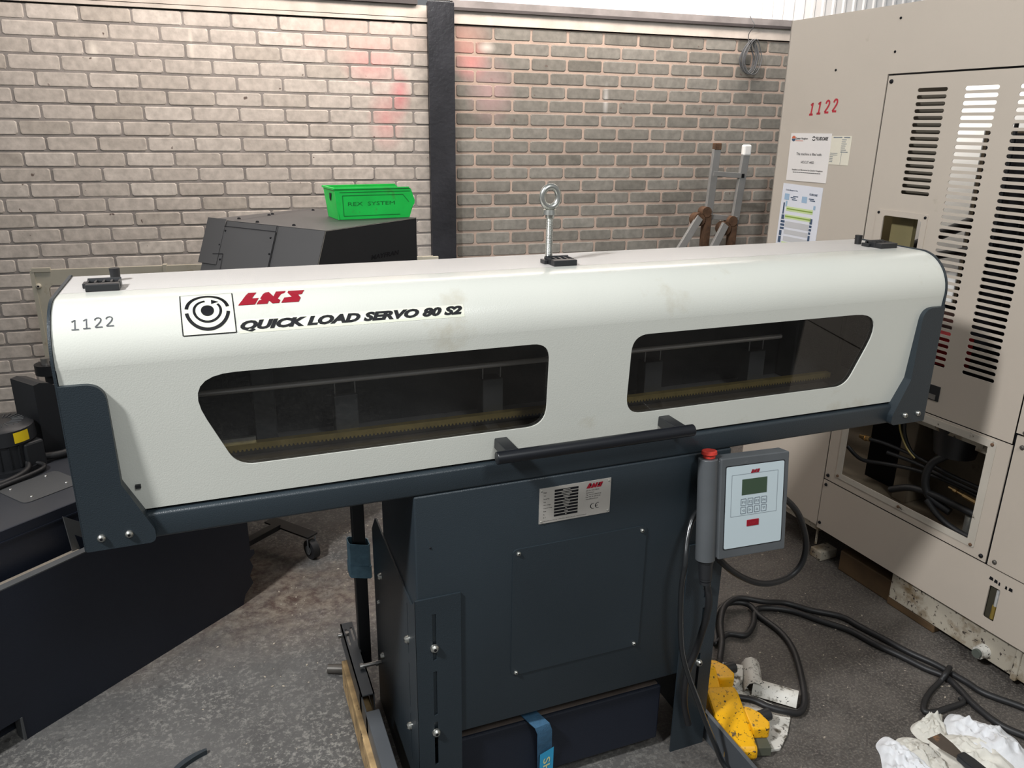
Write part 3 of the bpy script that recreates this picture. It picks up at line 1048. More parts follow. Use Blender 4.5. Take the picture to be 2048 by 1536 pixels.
# front legs: folded plate with slots, one mirrored
for sx in (-1, 1):
    lg = MB()
    U = lambda u, v, dd: (sx * u, -0.0045 + dd, v)
    holes = [[(0.315 + 0.0038 * a, b) for a, b in ((-1, z0), (1, z0), (1, z1), (-1, z1))] for z0, z1 in ((0.418, 0.524), (0.285, 0.391), (0.160, 0.268))]
    lg.plate(rect(0.2605, 0.3515, 0.0, 0.560), holes, 0.004, U)
    hs = [[(a, b) for a, b in ((0.0625, z0), (0.0655, z0), (0.0655, z1), (0.0625, z1))] for z0, z1 in ((0.395, 0.515), (0.26, 0.372), (0.12, 0.245))]
    side = [(-0.004, 0.0), (0.415, 0.0), (0.415, 0.50), (0.372, 0.548), (0.360, 0.552), (0.080, 0.531), (0.03, 0.531), (-0.004, 0.560)]
    lg.plate(side, hs, 0.004, lambda u, v, dd: (sx * (0.3515 - dd), u, v))
    leg = lg.build('front_leg', NAVY, bf, bevel=0.0008)
    for z in (0.447, 0.243):
        bolt((sx * 0.3155, -0.0045, z), (0, -1, 0), 0.0088, leg)
    for yy, z in ((0.064, 0.429), (0.066, 0.211), (0.326, 0.42), (0.366, 0.325), (0.34, 0.19)):
        bolt((sx * 0.3515, yy, z), (sx, 0, 0), 0.0085 if z != 0.325 else 0.0055, leg)
    rp = MB()
    rp.box(min(sx * 0.362, sx * 0.392), max(sx * 0.362, sx * 0.392), 0.45, 0.475, 0.08, 0.777, 0.002)
    rp.build('rear_post', BLACK_SATIN, bf)
# lower cross beam
b = MB()
b.box(-0.346, 0.236, 0.02, 0.26, 0.03, 0.182, 0.004, 2)
beam = b.build('cross_beam', NAVY_DARK, bf)
b = MB()
b.box(-0.345, 0.230, 0.028, 0.255, 0.182, 0.1845)
b.build('grimy_top_plate', pm('grimy_brown_plate', (0.085, 0.066, 0.055), 0.6, var=0.3, vscale=10), beam)
b = MB()
b.cyl((-0.026, 0.075, 0.184), (-0.026, 0.075, 0.222), 0.006, n=14)
b.cyl((-0.026, 0.075, 0.184), (-0.026, 0.075, 0.188), 0.014, n=16)
b.build('jack_bolt', STEEL, beam, smooth=40)
# side outriggers
o1 = MB()
o1.box(-0.421, -0.389, -0.32, 0.222, 0.084, 0.139, 0.0015)
o1.box(-0.421, -0.4175, 0.2, 0.30, 0.084, 0.134)
o1.plate(rect(-0.421, -0.389, 0.277, 0.575), [[(-0.400, 0.49), (-0.394, 0.49), (-0.394, 0.55), (-0.400, 0.55)], [(-0.414, 0.475), (-0.408, 0.475), (-0.408, 0.545), (-0.414, 0.545)]], 0.003, lambda u, v, dd: (u, v, 0.139 - dd))
o1.box(-0.421, -0.418, 0.277, 0.575, 0.084, 0.139)
o1.box(-0.392, -0.389, 0.277, 0.44, 0.084, 0.139)
outr = o1.build('side_outrigger', OUTRIGGER, bf)
for p_, q_, r_ in (((-0.432, 0.545, 0.125), (-0.416, 0.545, 0.125), 0.0075), ((-0.40, 0.372, 0.148), (-0.352, 0.372, 0.148), 0.0052), ((-0.405, 0.372, 0.148), (-0.398, 0.372, 0.148), 0.008), ((-0.366, 0.372, 0.148), (-0.360, 0.372, 0.148), 0.0075), ((-0.411, 0.52, 0.139), (-0.411, 0.52, 0.148), 0.005)):
    q = MB()
    q.cyl(p_, q_, r_, n=14)
    q.build('bolt', STEEL, outr, smooth=40)
o2 = MB()
o2.box(0.362, 0.372, -0.34, 0.34, 0.0, 0.074)
o2.build('side_outrigger', OUTRIGGER, bf, bevel=0.0008)

# pieces lying under or hung on the feeder
w = MB()
w.box(-0.434, -0.392, 0.02, 0.495, 0.0, 0.083, 0.003, 2)
tag(w.build('timber_packer', WOOD), 'rough pale timber packer on edge under the left outrigger of the bar feeder', 'timber')
w = MB()
w.cyl((-0.462, 0.565, 0.013), (-0.40, 0.54, 0.013), 0.0125, n=16)
tag(w.build('pipe_stub', DARK_STEEL, smooth=40), 'short rusty pipe stub lying behind the timber packer', 'pipe')


def strap(pts, width_dir, w, th=0.0025):
    """webbing along pts, width along width_dir"""
    m = MB()
    wd = Vector(width_dir).normalized() * w / 2
    P = [Vector(p) for p in pts]
    n = len(P)
    L = []
    for i, p in enumerate(P):
        dd = (P[min(i + 1, n - 1)] - P[max(i - 1, 0)]).normalized()
        nr = dd.cross(wd).normalized() * th / 2
        L.append([m.bm.verts.new(p + wd + nr), m.bm.verts.new(p - wd + nr), m.bm.verts.new(p - wd - nr), m.bm.verts.new(p + wd - nr)])
    for i in range(n - 1):
        for k in range(4):
            m.bm.faces.new((L[i][k], L[i][(k + 1) % 4], L[i + 1][(k + 1) % 4], L[i + 1][k]))
    m.bm.faces.new(L[0])
    m.bm.faces.new(L[-1][::-1])
    return m


sling = thing('lifting_sling', 'blue webbing sling with a bright blue label over the lower cross beam', 'strap', (-0.07, 0.02, 0.0))
m = strap([(-0.108, 0.13, 0.190), (-0.100, 0.06, 0.1885), (-0.088, 0.02, 0.1875), (-0.0765, -0.001, 0.181), (-0.0715, -0.004, 0.165), (-0.066, 0.006, 0.12), (-0.061, 0.012, 0.05), (-0.060, 0.006, 0.006), (-0.056, -0.06, 0.003)], (1, 0.12, 0), 0.036)
m.build('webbing', BLUE_STRAP, sling, smooth=40)
m = MB()
LBZ = lambda u, v: (-0.0795 + u * 0.033 + (1 - v) * 0.0005, -0.0005 - 0.0 * v + (1 - v) * 0.002, 0.004 + v * (0.098 + 0.012 * u))
m.poly([(0, 0), (1, 0), (1, 1), (0, 1)], LBZ)
lab = m.build('sewn_label', BLUE_LABEL, sling)
m = MB()
m.text('SHE', 0.0, 1.0, 0.0, 1.0, lambda u, v: tuple(Vector(LBZ(0.25 + 0.5 * v, 0.82 - 0.62 * u)) + Vector((0, -0.0008, 0))), bold=0.01)
m.build('label_print', LABEL_YELLOW, lab)
m = MB()
for k, (z0, z1, r0) in enumerate(((0.375, 0.445, 0.0), (0.352, 0.385, -0.002))):
    P = [(-0.402 + r0 * 0, 0.443), (-0.357, 0.4425), (-0.352, 0.45), (-0.352, 0.478), (-0.36, 0.484), (-0.398, 0.484), (-0.4045, 0.476), (-0.4045, 0.45)]
    Q = [(-0.380 + (x + 0.380) * (1 + 0.06 * k), 0.463 + (y - 0.463) * (1 + 0.06 * k)) for x, y in P]
    n = len(Q)
    tilt = lambda x: (x + 0.38) * -0.25
    A = [m.bm.verts.new((x, y, z0 + tilt(x))) for x, y in Q]
    B = [m.bm.verts.new((x, y, z1 + tilt(x))) for x, y in Q]
    Ai = [m.bm.verts.new((-0.38 + (x + 0.38) * 0.94, 0.463 + (y - 0.463) * 0.92, z0 + tilt(x))) for x, y in Q]
    Bi = [m.bm.verts.new((-0.38 + (x + 0.38) * 0.94, 0.463 + (y - 0.463) * 0.92, z1 + tilt(x))) for x, y in Q]
    for i in range(n):
        j = (i + 1) % n
        m.bm.faces.new((A[i], A[j], B[j], B[i]))
        m.bm.faces.new((Ai[i], Bi[i], Bi[j], Ai[j]))
        m.bm.faces.new((B[i], B[j], Bi[j], Bi[i]))
        m.bm.faces.new((A[i], Ai[i], Ai[j], A[j]))
tag(m.build('webbing_strap', FADED_STRAP), 'faded blue webbing strap wrapped round the rear left post of the bar feeder', 'strap')

# ------------------------------------------------------------------ hand-held pendant
PO = Vector((0.284, -0.05, 0.78))
pex = Vector((0.1675, -0.006, -0.003)).normalized()
pez = -Vector((0.0045, -0.03, -0.216)).normalized()
pez = (pez - pex * pez.dot(pex)).normalized()
pey = pez.cross(pex)                           # into the panel, away from the viewer
XP = Matrix((tuple(pex) + (0,), tuple(pey) + (0,), tuple(pez) + (0,), (0, 0, 0, 1))).transposed()
XP.translation = PO
pd = thing('control_pendant', 'grey control pendant with keypad and red stop button hanging at right of the cabinet', 'control panel', (0.36, -0.05, 0.56))
PW, PH = 0.1676, 0.2181
m = MB(XP)
m.prism(round_poly([(0, 0), (PW, 0), (PW, -PH), (0, -PH)], 0.004), 'y', 0.0, 0.034)
case = m.build('case', GREY_PLASTIC, pd, bevel=0.002)
FX0, FX1, FZ0, FZ1 = 0.0125, 0.1545, -0.1965, -0.0185
m = MB(XP)
m.plate(round_poly(rect(FX0 - 0.002, FX1 + 0.002, FZ0 - 0.002, FZ1 + 0.002), 0.004), [], 0.001, lambda u, v, dd: (u, -0.0008 + dd, v))
m.build('face_seal', BLACK_PLASTIC, case)
m = MB(XP)
m.plate(round_poly(rect(FX0, FX1, FZ0, FZ1), 0.004), [], 0.002, lambda u, v, dd: (u, -0.0016 + dd, v))
face = m.build('keypad_face', FACE_BLUE, pd)
pp = lambda u, v: (u, -0.0021, v)
m = MB(XP)
lns_logo(m, 0.071, 0.0935, -0.0365, -0.0285, pp)
m.build('pendant_logo', RED, face)
m = MB(XP)
for (a, b) in (((0.0255, -0.037), (0.139, -0.037)), ((0.139, -0.037), (0.139, -0.127)), ((0.139, -0.127), (0.0255, -0.127)), ((0.0255, -0.127), (0.0255, -0.037))):
    m.ribbon([a, b], 0.0006, pp)
m.build('frame_line', GREY_INK, face)
m = MB(XP)
m.box(0.051, 0.1125, -0.0022, -0.0012, -0.0825, -0.0485)
m.build('display', LCD, pd)
for rr in range(2):
    for cc in range(4):
        ku, kv = 0.0492 + cc * 0.01695, -0.0905 - rr * 0.0178
        m = MB(XP)
        m.plate(round_poly(rect(ku, ku + 0.0135, kv - 0.0152, kv), 0.0015), [round_poly(rect(ku + 0.001, ku + 0.0125, kv - 0.0142, kv - 0.001), 0.001)], 0.0006, lambda u, v, dd: (u, -0.0022 + dd, v))
        cxk, czk = ku + 0.00675, kv - 0.0078
        if rr == 0:
            m.text('F%d' % (cc + 1), cxk - 0.0036, cxk + 0.0036, czk - 0.0030, czk + 0.0030, lambda u, v: (u, -0.0023, v))
        else:
            T = [[(-1, 0), (1, 1), (1, -1)], [(1, 0), (-1, 1), (-1, -1)], [(0, 1), (1, -1), (-1, -1)], [(0, -1), (1, 1), (-1, 1)]][cc]
            T = [(cxk + a * 0.0026, czk + b * 0.0024) for a, b in T]
            for i in range(3):
                m.ribbon([T[i], T[(i + 1) % 3]], 0.0007, lambda u, v: (u, -0.0023, v))
        m.build('key', GREY_INK, face)
m = MB(XP)
m.box(0.0662, 0.0962, -0.0026, -0.001, -0.1528, -0.1385, 0.0006, 1)
stop = m.build('stop_key', RED, face)
m = MB(XP)
m.text('STOP', 0.0745, 0.0880, -0.1478, -0.1437, lambda u, v: (u, -0.0029, v))
m.build('stop_print', STENCIL_RED, stop)
m = MB(XP)
m.cyl((-0.0195, 0.018, -0.2215), (-0.0195, 0.018, 0.0), 0.0205, n=28)
m.box(-0.004, 0.002, 0.004, 0.030, -PH + 0.004, -0.004)
m.build('grip', GREY_PLASTIC, pd, smooth=40, bevel=0.0015)
m = MB(XP)
m.cyl((-0.0175, 0.018, 0.0), (-0.0175, 0.018, 0.008), 0.0125, n=24)
m.cyl((-0.0175, 0.018, 0.008), (-0.0175, 0.018, 0.0165), 0.0165, 0.0155, 24)
m.build('emergency_stop', ESTOP_RED, pd, smooth=40, bevel=0.0015)
m = MB(XP)
m.cyl((-0.0178, 0.018, -0.2215), (-0.0178, 0.018, -0.2265), 0.0168, n=20)
m.cyl((-0.0178, 0.018, -0.2265), (-0.0172, 0.018, -0.262), 0.0150, 0.0140, 20)
m.cyl((-0.0172, 0.018, -0.262), (-0.0172, 0.018, -0.268), 0.0128, n=20)
m.cyl((-0.0172, 0.018, -0.270), (-0.0172, 0.018, -0.276), 0.0122, n=20)
m.build('cable_gland', BLACK_PLASTIC, pd, smooth=40)

m = MB()
m.tube([(0.284, -0.034, 0.50), (0.290, -0.05, 0.45), (0.293, -0.045, 0.40), (0.293, -0.035, 0.354), (0.288, -0.026, 0.295), (0.277, -0.021, 0.251), (0.273, -0.020, 0.207), (0.276, -0.020, 0.150), (0.29, -0.024, 0.09)], 0.0078, 12)
tag(m.build('pendant_cable', RUBBER, smooth=60), 'thick black cable running down from the pendant gland across the right front leg', 'cable')
m = MB()
m.tube([(0.29, -0.012, 0.66), (0.268, -0.014, 0.650), (0.246, -0.022, 0.632), (0.226, -0.040, 0.597), (0.212, -0.06, 0.555), (0.209, -0.06, 0.495), (0.217, -0.06, 0.394), (0.229, -0.06, 0.326), (0.248, -0.065, 0.265), (0.273, -0.07, 0.201), (0.295, -0.08, 0.14), (0.316, -0.095, 0.083), (0.339, -0.105, 0.028), (0.352, -0.16, 0.008), (0.350, -0.3, 0.007)], 0.0062, 12)
tag(m.build('glossy_cable', SHINY_CABLE, smooth=60), 'glossy thin black cable looping in front of the right leg down to the floor', 'cable')
m = MB()
m.tube([(0.40, 0.004, 0.70), (0.44, -0.012, 0.685), (0.474, -0.02, 0.654), (0.514, -0.02, 0.62), (0.544, -0.02, 0.579), (0.569, -0.02, 0.516), (0.566, -0.02, 0.464), (0.536, -0.02, 0.435), (0.478, -0.03, 0.435), (0.427, -0.03, 0.448), (0.368, -0.032, 0.485), (0.325, -0.028, 0.525), (0.30, -0.02, 0.56)], 0.0072, 12)
tag(m.build('looped_cable', RUBBER, smooth=60), 'black cable hanging in a wide loop behind and right of the control pendant', 'cable')

# ------------------------------------------------------------------ chip conveyor behind at left
# frame: t along its length, w back from its long front panel, z up
XC = Matrix(((0.79, -0.613, 0, -1.177), (0.613, 0.79, 0, 0.573), (0, 0, 1, 0), (0, 0, 0, 1)))


def cpt(t_, w_, z_):
    return XC @ Vector((t_, w_, z_))


cb = cpt(0.3, 0.3, 0)
cc = thing('chip_conveyor', 'black chip conveyor with long floor trough and raised head, standing behind the bar feeder', 'conveyor', (cb.x, cb.y, 0))
m = MB(XC)
jag = [(-0.62, 0.405), (0.70, 0.405), (0.70, 0.17), (0.715, 0.165), (0.715, 0.15), (0.695, 0.14), (0.705, 0.11), (0.69, 0.085), (0.70, 0.055), (0.665, 0.03), (0.655, 0.0), (0.0, 0.0), (-0.004, 0.065), (-0.62, 0.065)]
m.prism(jag, 'y', 0.0, 0.004)
tr = m.build('front_panel', NAVY_DARK, cc)
m = MB(XC)
m.box(-0.62, 0.70, 0.0, 0.022, 0.4052, 0.408)
m.build('panel_lip', GREY_PLATE, tr)
m = MB(XC)
m.box(-0.006, -0.001, -0.0015, 0.03, 0.0, 0.066)
m.build('notch_plate', GREY_PLATE, tr)
m = MB(XC)
m.box(-0.62, 0.70, 0.03, 0.105, 0.33, 0.334)
m.box(-0.62, 0.70, 0.06, 0.64, 0.0, 0.03)
m.build('trough_floor', NAVY_DARK, cc)
m = MB(XC)
m.prism([(0.027, 0.399), (0.072, 0.386), (0.072, 0.383), (0.027, 0.396)], 'x', -0.62, 0.225)
m.build('catch_strip', pm('pale_metal_strip', (0.42, 0.36, 0.29), 0.4, 0.4, var=0.08), cc)
m = MB(XC)
m.prism([(0.205, 0.491), (0.30, 0.410), (0.30, 0.362), (0.224, 0.432), (0.234, 0.375), (0.214, 0.370)], 'y', 0.058, 0.062)
m.build('bent_tab', GREY_PLATE, cc)
m = MB(XC)
m.box(-0.62, 0.69, 0.105, 0.110, 0.0, 0.492)
m.box(-0.62, 0.69, 0.103, 0.112, 0.462, 0.466)
m.build('inner_wall', NAVY_DARK, cc)
m = MB(XC)
m.box(-0.62, 0.78, 0.110, 0.64, 0.487, 0.492)
dk = m.build('deck', pm('deck_charcoal', (0.034, 0.036, 0.042), 0.4, var=0.1), cc)
m = MB(XC)
m.prism(round_poly([(0.19, 0.20), (0.345, 0.20), (0.345, 0.335), (0.19, 0.335)], 0.02), 'z', 0.492, 0.4945)
ap = m.build('hatch_plate', DARK_GREY, dk, bevel=0.0008)
for a, b in ((0.307, 0.314), (0.314, 0.228), (0.212, 0.309), (0.219, 0.222)):
    bolt(cpt(a, b, 0.4945), (0, 0, 1), 0.004, ap, 'screw', STEEL, False)
# coolant pump and hood on the deck
pb = cpt(0.295, 0.475, 0.4925)
pu = thing('coolant_pump', 'round black motor with a yellow sticker standing on the conveyor deck', 'pump', (pb.x, pb.y, pb.z))
m = MB()
m.cyl((pb.x, pb.y, pb.z), (pb.x, pb.y, pb.z + 0.012), 0.092, n=28)
m.cyl((pb.x, pb.y, pb.z + 0.012), (pb.x, pb.y, pb.z + 0.082), 0.074, n=32)
for k in range(20):
    a = 2 * PI * k / 20
    m.cyl((pb.x + 0.075 * math.cos(a), pb.y + 0.075 * math.sin(a), pb.z + 0.016), (pb.x + 0.075 * math.cos(a), pb.y + 0.075 * math.sin(a), pb.z + 0.078), 0.003, n=6)
m.build('motor_body', BLACK_SATIN, pu, smooth=40)
m = MB()
m.cyl((pb.x, pb.y, pb.z + 0.082), (pb.x, pb.y, pb.z + 0.122), 0.080, 0.078, 32)
m.cyl((pb.x, pb.y, pb.z + 0.122), (pb.x, pb.y, pb.z + 0.134), 0.078, 0.062, 32)
fc = m.build('fan_cowl', BLACK_PLASTIC, pu, smooth=40)
m = MB()
for k in range(24):
    a = 2 * PI * k / 24
    m.cyl((pb.x + 0.028 * math.cos(a), pb.y + 0.028 * math.sin(a), pb.z + 0.1345), (pb.x + 0.056 * math.cos(a), pb.y + 0.056 * math.sin(a), pb.z + 0.1345), 0.0016, n=5)
m.build('cowl_grille', GREY_PLATE, fc)
m = MB()
N_ = 8
g0 = math.radians(-60)
rows = []
for k in range(N_ + 1):
    a = g0 + math.radians(30) * k / N_
    rows.append((m.bm.verts.new((pb.x + 0.0812 * math.cos(a), pb.y + 0.0812 * math.sin(a), pb.z + 0.088)), m.bm.verts.new((pb.x + 0.0802 * math.cos(a), pb.y + 0.0802 * math.sin(a), pb.z + 0.118))))
for k in range(N_):
    m.bm.faces.new((rows[k][0], rows[k + 1][0], rows[k + 1][1], rows[k][1]))
m.build('warning_sticker', STICKER_YELLOW, fc)
m = MB(XC)
m.box(0.305, 0.36, 0.395, 0.44, 0.4925, 0.57, 0.006)
m.build('terminal_box', BLACK_PLASTIC, pu)
m = MB(XC)
m.tube([(0.31, 0.43, 0.53), (0.30, 0.385, 0.505), (0.22, 0.35, 0.503), (0.10, 0.36, 0.503), (-0.05, 0.36, 0.503), (-0.25, 0.38, 0.503)], 0.008, 10)
m.tube([(0.32, 0.425, 0.51), (0.33, 0.36, 0.502), (0.2, 0.335, 0.502), (0.05, 0.33, 0.502), (-0.25, 0.34, 0.502)], 0.006, 10)
m.tube([(0.35, 0.42, 0.512), (0.42, 0.40, 0.507), (0.50, 0.43, 0.53), (0.60, 0.50, 0.55)], 0.011, 10)
m.build('pump_hose', RUBBER, pu, smooth=60)
hb = cpt(0.4, 0.45, 0.492)
hdm = MB(XC)
hdm.prism([(0.385, 0.4925), (0.62, 0.4925), (0.62, 0.655), (0.47, 0.665), (0.450, 0.690), (0.425, 0.708), (0.40, 0.715), (0.385, 0.712)], 'y', 0.441, 0.447)
hdm.box(0.381, 0.385, 0.441, 0.56, 0.4925, 0.712)
hdm.prism([(0.385, 0.708), (0.40, 0.711), (0.425, 0.704), (0.450, 0.686), (0.47, 0.661), (0.62, 0.651), (0.62, 0.655), (0.47, 0.665), (0.450, 0.690), (0.425, 0.708), (0.40, 0.715), (0.385, 0.712)], 'y', 0.447, 0.56)
hdm.build('pump_guard', BLACK_SATIN, cc)
# inclined chute and discharge head
m = MB(XC)
side = [(1.108, 1.10), (1.570, 1.10), (1.570, 0.74), (1.34, 0.66), (1.10, 0.36), (0.72, 0.30), (0.72, 0.40), (0.80, 0.40), (0.816, 0.40)]
m.prism(side, 'y', 0.0, 0.53)
head = m.build('discharge_head', BLACK_SATIN, cc, bevel=0.0015)
sl = Vector((1.108 - 0.80, 0, 1.10 - 0.36)).normalized()        # up the sloping face
sn = Vector((-sl.z, 0, sl.x))


def on_slope(q, w_, o=0.001):
    """q = distance down the sloping face from its top edge"""
    p = Vector((1.108, w_, 1.10)) - sl * q + sn * o
    return (p.x, p.y, p.z)


m = MB(XC)
m.plate(rect(0.0005, 0.5295, -0.72, -0.0005), [], 0.001, lambda u, v, dd: on_slope(-v, u, 0.0015 - dd))
m.build('slope_cover', HEAD_GREY, head)
m = MB(XC)
m.plate(rect(0.0, 0.53, 1.108, 1.57), [], 0.001, lambda u, v, dd: (v, u, 1.1015 - dd))
m.build('top_cover', HEAD_GREY, head)
m = MB(XC)
m.plate(rect(0.205, 0.455, -0.60, -0.022), [], 0.003, lambda u, v, dd: on_slope(-v, u, 0.0045 - dd))
hp = m.build('head_hatch', HEAD_GREY, head, bevel=0.0005)
m = MB(XC)
m.plate(rect(0.452, 0.545, -0.155, 0.004), [], 0.003, lambda u, v, dd: on_slope(-v, u, 0.0065 - dd))
m.build('corner_cover', HEAD_GREY, head)
m = MB(XC)
for (a, b, w) in (((0.205, -0.0), (0.205, -0.30), 0.003), ((0.205, -0.0205), (0.452, -0.0205), 0.0022), ((0.235, -0.155), (0.205, -0.157), 0.002), ((0.48, -0.12), (0.43, -0.115), 0.002), ((0.43, -0.115), (0.425, -0.19), 0.002)):
    m.ribbon([a, b], w, lambda u, v: on_slope(-v, u, 0.0075))
m.build('seam_gap', INK, head)
for u, v in ((0.225, 0.042), (0.215, 0.095), (0.445, 0.035), (0.458, 0.085), (0.44, 0.135)):
    p0 = XC @ Vector(on_slope(v, u, 0.0045))
    nd = XC.to_3x3() @ sn
    bolt(p0, nd, 0.0035, hp, 'screw', INK, False)
m = MB(XC)
m.ribbon([(1.112, 0.425), (1.55, 0.505)], 0.0016, lambda u, v: (u, v, 1.1022))
m.build('top_seam', INK, head)
for a, b in ((1.30, 0.46), (1.33, 0.475), (1.16, 0.455), (1.13, 0.33), (1.52, 0.46), (1.14, 0.17)):
    bolt(cpt(a, b, 1.1015), (0, 0, 1), 0.006, head, 'screw', INK, False)
m = MB(XC)
m.ribbon([(1.108, 1.100), (1.57, 1.100)], 0.0022, lambda u, v: (u, -0.0006, v))
m.ribbon([(1.109, 1.100), (0.95, 0.72)], 0.003, lambda u, v: (u, -0.0006, v))
m.build('worn_edge', pm('bare_metal_edge', (0.36, 0.34, 0.30), 0.5, 0.4, var=0.3, vscale=40), head)
m = MB(XC)
m.text('MAYFRAN', 1.315, 1.465, 0.982, 0.998, lambda u, v: (u, -0.0008, v - (u - 1.315) * 0.0), bold=0.03, shear=0.2)
m.build('maker_name', INK, head)
# support foot with castor near the wall side
m = MB(XC)
m.box(0.66, 0.70, 0.10, 0.64, 0.03, 0.40)
m.box(0.80, 0.92, 0.30, 0.36, 0.075, 0.40)
m.box(0.50, 0.96, 0.155, 0.185, 0.074, 0.092)
m.box(0.955, 1.0, 0.02, 0.23, 0.078, 0.084)
ft = m.build('support_foot', BLACK_SATIN, cc)
cw = Vector((-0.423, 1.184, 0.034))
m = MB()
m.cyl(cw + Vector((-0.011, -0.005, 0)), cw + Vector((0.011, 0.005, 0)), 0.034, n=24)
m.build('castor_wheel', RUBBER, ft, smooth=40)
m = MB()
for s_ in (-1, 1):
    c0 = cw + Vector((0.0135 * s_, 0.006 * s_, 0))
    m.cyl(c0 - Vector((0.0012, 0.0005, 0)), c0 + Vector((0.0012, 0.0005, 0)), 0.016, n=18)
    m.box(c0.x - 0.0015, c0.x + 0.0015, c0.y - 0.012, c0.y + 0.012, 0.034, 0.078)
m.build('castor_fork', GREY_PLATE, ft)

# ------------------------------------------------------------------ green storage bin on the head
B0 = cpt(1.339, 0.161, 1.1025)
by = Vector((0.994, 0.112, 0)).normalized()
XB = Matrix(((by.x, -by.y, 0, B0.x), (by.y, by.x, 0, B0.y), (0, 0, 1, B0.z), (0, 0, 0, 1)))
gb = thing('storage_bin', 'green open-fronted plastic storage bin standing on top of the black conveyor head', 'bin', tuple(B0))
BW, BD, BH = 0.262, 0.128, 0.104


def bin_shell(inset):
    """outline of one end-to-end section: list of rings bottom -> top of the tapered tub"""
    f = 0.011
    i = inset
    return [[(0 + i, 0 + i), (BW - i, 0 + i), (BW - i, BD - i), (0 + i, BD - i)], [(-f + i, -f + i), (BW + 0.013 - i, -f + i), (BW + 0.013 - i, BD + f - i), (-f + i, BD + f - i)]]


m = MB(XB)
th = 0.003
o0, o1_ = bin_shell(0)
i0, i1_ = bin_shell(th)
V = lambda p, z: m.bm.verts.new((p[0], p[1], z))
# long sides with the cut-down front (pick opening at +x)
for ys in (0, 1):
    idx = (0, 1) if ys == 0 else (3, 2)
    bx0, bx1 = o0[idx[0]], o0[idx[1]]
    yb, yt = bx0[1], o1_[idx[0]][1]
    sgn = 1 if ys == 0 else -1

    def sp(u, z, dd):
        y = yb + (yt - yb) * z / BH
        return (u, y + sgn * dd, z)
    poly = [(0.0, 0.0), (BW - 0.004, 0.0), (BW + 0.003, 0.028), (BW + 0.018, 0.048), (BW + 0.019, 0.060), (BW + 0.004, BH - 0.004), (BW - 0.002, BH), (-0.011, BH)]
    m.plate(poly, [], th, sp)
    m.plate([(-0.013, BH), (BW - 0.004, BH), (BW - 0.004, BH + 0.004), (-0.013, BH + 0.004)], [], 0.006, lambda u, z, dd: (u, (yt - sgn * 0.004) + sgn * dd * 1.4, z))
m.prism([(0.0, 0.0), (-0.011, BH), (-0.011 + th, BH), (th, 0.0)][::-1] if False else [(0, 0), (-0.011, BH), (-0.008, BH), (0.003, 0)], 'y', -0.004, BD + 0.004)
m.box(0.0, BW, 0.0, BD, 0.0, 0.003)
m.prism([(BW - 0.003, 0.0), (BW, 0.0), (BW + 0.016, 0.046), (BW + 0.013, 0.046)], 'y', 0.0, BD)
m.box(-0.016, -0.008, -0.010, BD + 0.010, BH - 0.002, BH + 0.004)
tub = m.build('tub', GREEN_BIN, gb)
m = MB(XB)
fs = lambda u, z: (u, -0.011 * z / BH - 0.0010, z)
for a, b in (((0.02, 0.012), (0.225, 0.012)), ((0.02, 0.012), (0.016, 0.082)), ((0.016, 0.082), (0.235, 0.082)), ((0.235, 0.082), (0.258, 0.055)), ((0.006, 0.093), (BW, 0.093))):
    m.ribbon([a, b], 0.0022, fs)
m.build('moulded_rib', GREEN_DARK, tub)
m = MB(XB)
m.text('REX  SYSTEM', 0.035, 0.205, 0.047, 0.060, fs)
m.build('moulded_lettering', GREEN_DARK, tub)
m = MB(XB)
m.prism([(0.035, 0.088), (0.062, 0.088), (0.062, 0.07), (0.052, 0.062)], 'x', -0.0105, -0.0085)
m.build('hand_hole', INK, tub)

# ------------------------------------------------------------------ old machine door frame standing near the wall
XF = MW @ Matrix.Translation((0, -0.45, 0))
fb = XF @ Vector((0.2, 0, 0))
df = thing('guard_frame', 'yellowed cream steel frame with rust stains standing against the wall behind the bar feeder', 'frame', tuple(fb))
m = MB(XF)
m.plate(rect(-0.632, 0.985, 0.0, 0.853), [round_poly(rect(-0.585, -0.165, 0.12, 0.793), 0.03), round_poly(rect(-0.13, 0.94, 0.12, 0.805), 0.03)], 0.02, lambda u, v, dd: (u, -0.01 + dd, v))
fp = m.build('frame_panel', OLD_FRAME, df, bevel=0.002)
for bx_ in ((-0.640, -0.625, -0.015, 0.02, 0.0, 0.853), (-0.155, -0.140, -0.018, 0.02, 0.0, 0.858), (0.93, 1.005, -0.016, 0.0, 0.835, 0.852), (-0.633, -0.567, -0.016, 0.0, 0.846, 0.862)):
    m = MB(XF)
    m.box(*bx_)
    m.build('frame_rail', OLD_FRAME, fp)
bolt(XF @ Vector((-0.618, -0.0105, 0.790)), XF.to_3x3() @ Vector((0, -1, 0)), 0.011, fp, 'bolt', OLD_FRAME)
m = MB(XF)
m.cyl((-0.618, -0.07, 0.0), (-0.618, -0.07, 0.50), 0.022, n=18)
m.cyl((-0.618, -0.07, 0.445), (-0.618, -0.07, 0.486), 0.052, n=28)
fl_ = m.build('flanged_post', BLACK_SATIN, df, smooth=40)
m = MB(XF)
m.cyl((-0.624, -0.08, 0.486), (-0.624, -0.08, 0.512), 0.018, n=18)
m.cyl((-0.60, -0.05, 0.486), (-0.60, -0.05, 0.520), 0.012, n=14)
m.build('pipe_fitting', STEEL, fl_, smooth=40)

# ------------------------------------------------------------------ aluminium ladder leaning by the wall
XL = MW @ Matrix.Translation((0, -0.30, 0))
lb = XL @ Vector((2.55, 0, 0))
ld = thing('hinged_ladder', 'aluminium hinged ladder with rusty joints propped by the grey brick wall', 'ladder', tuple(lb))


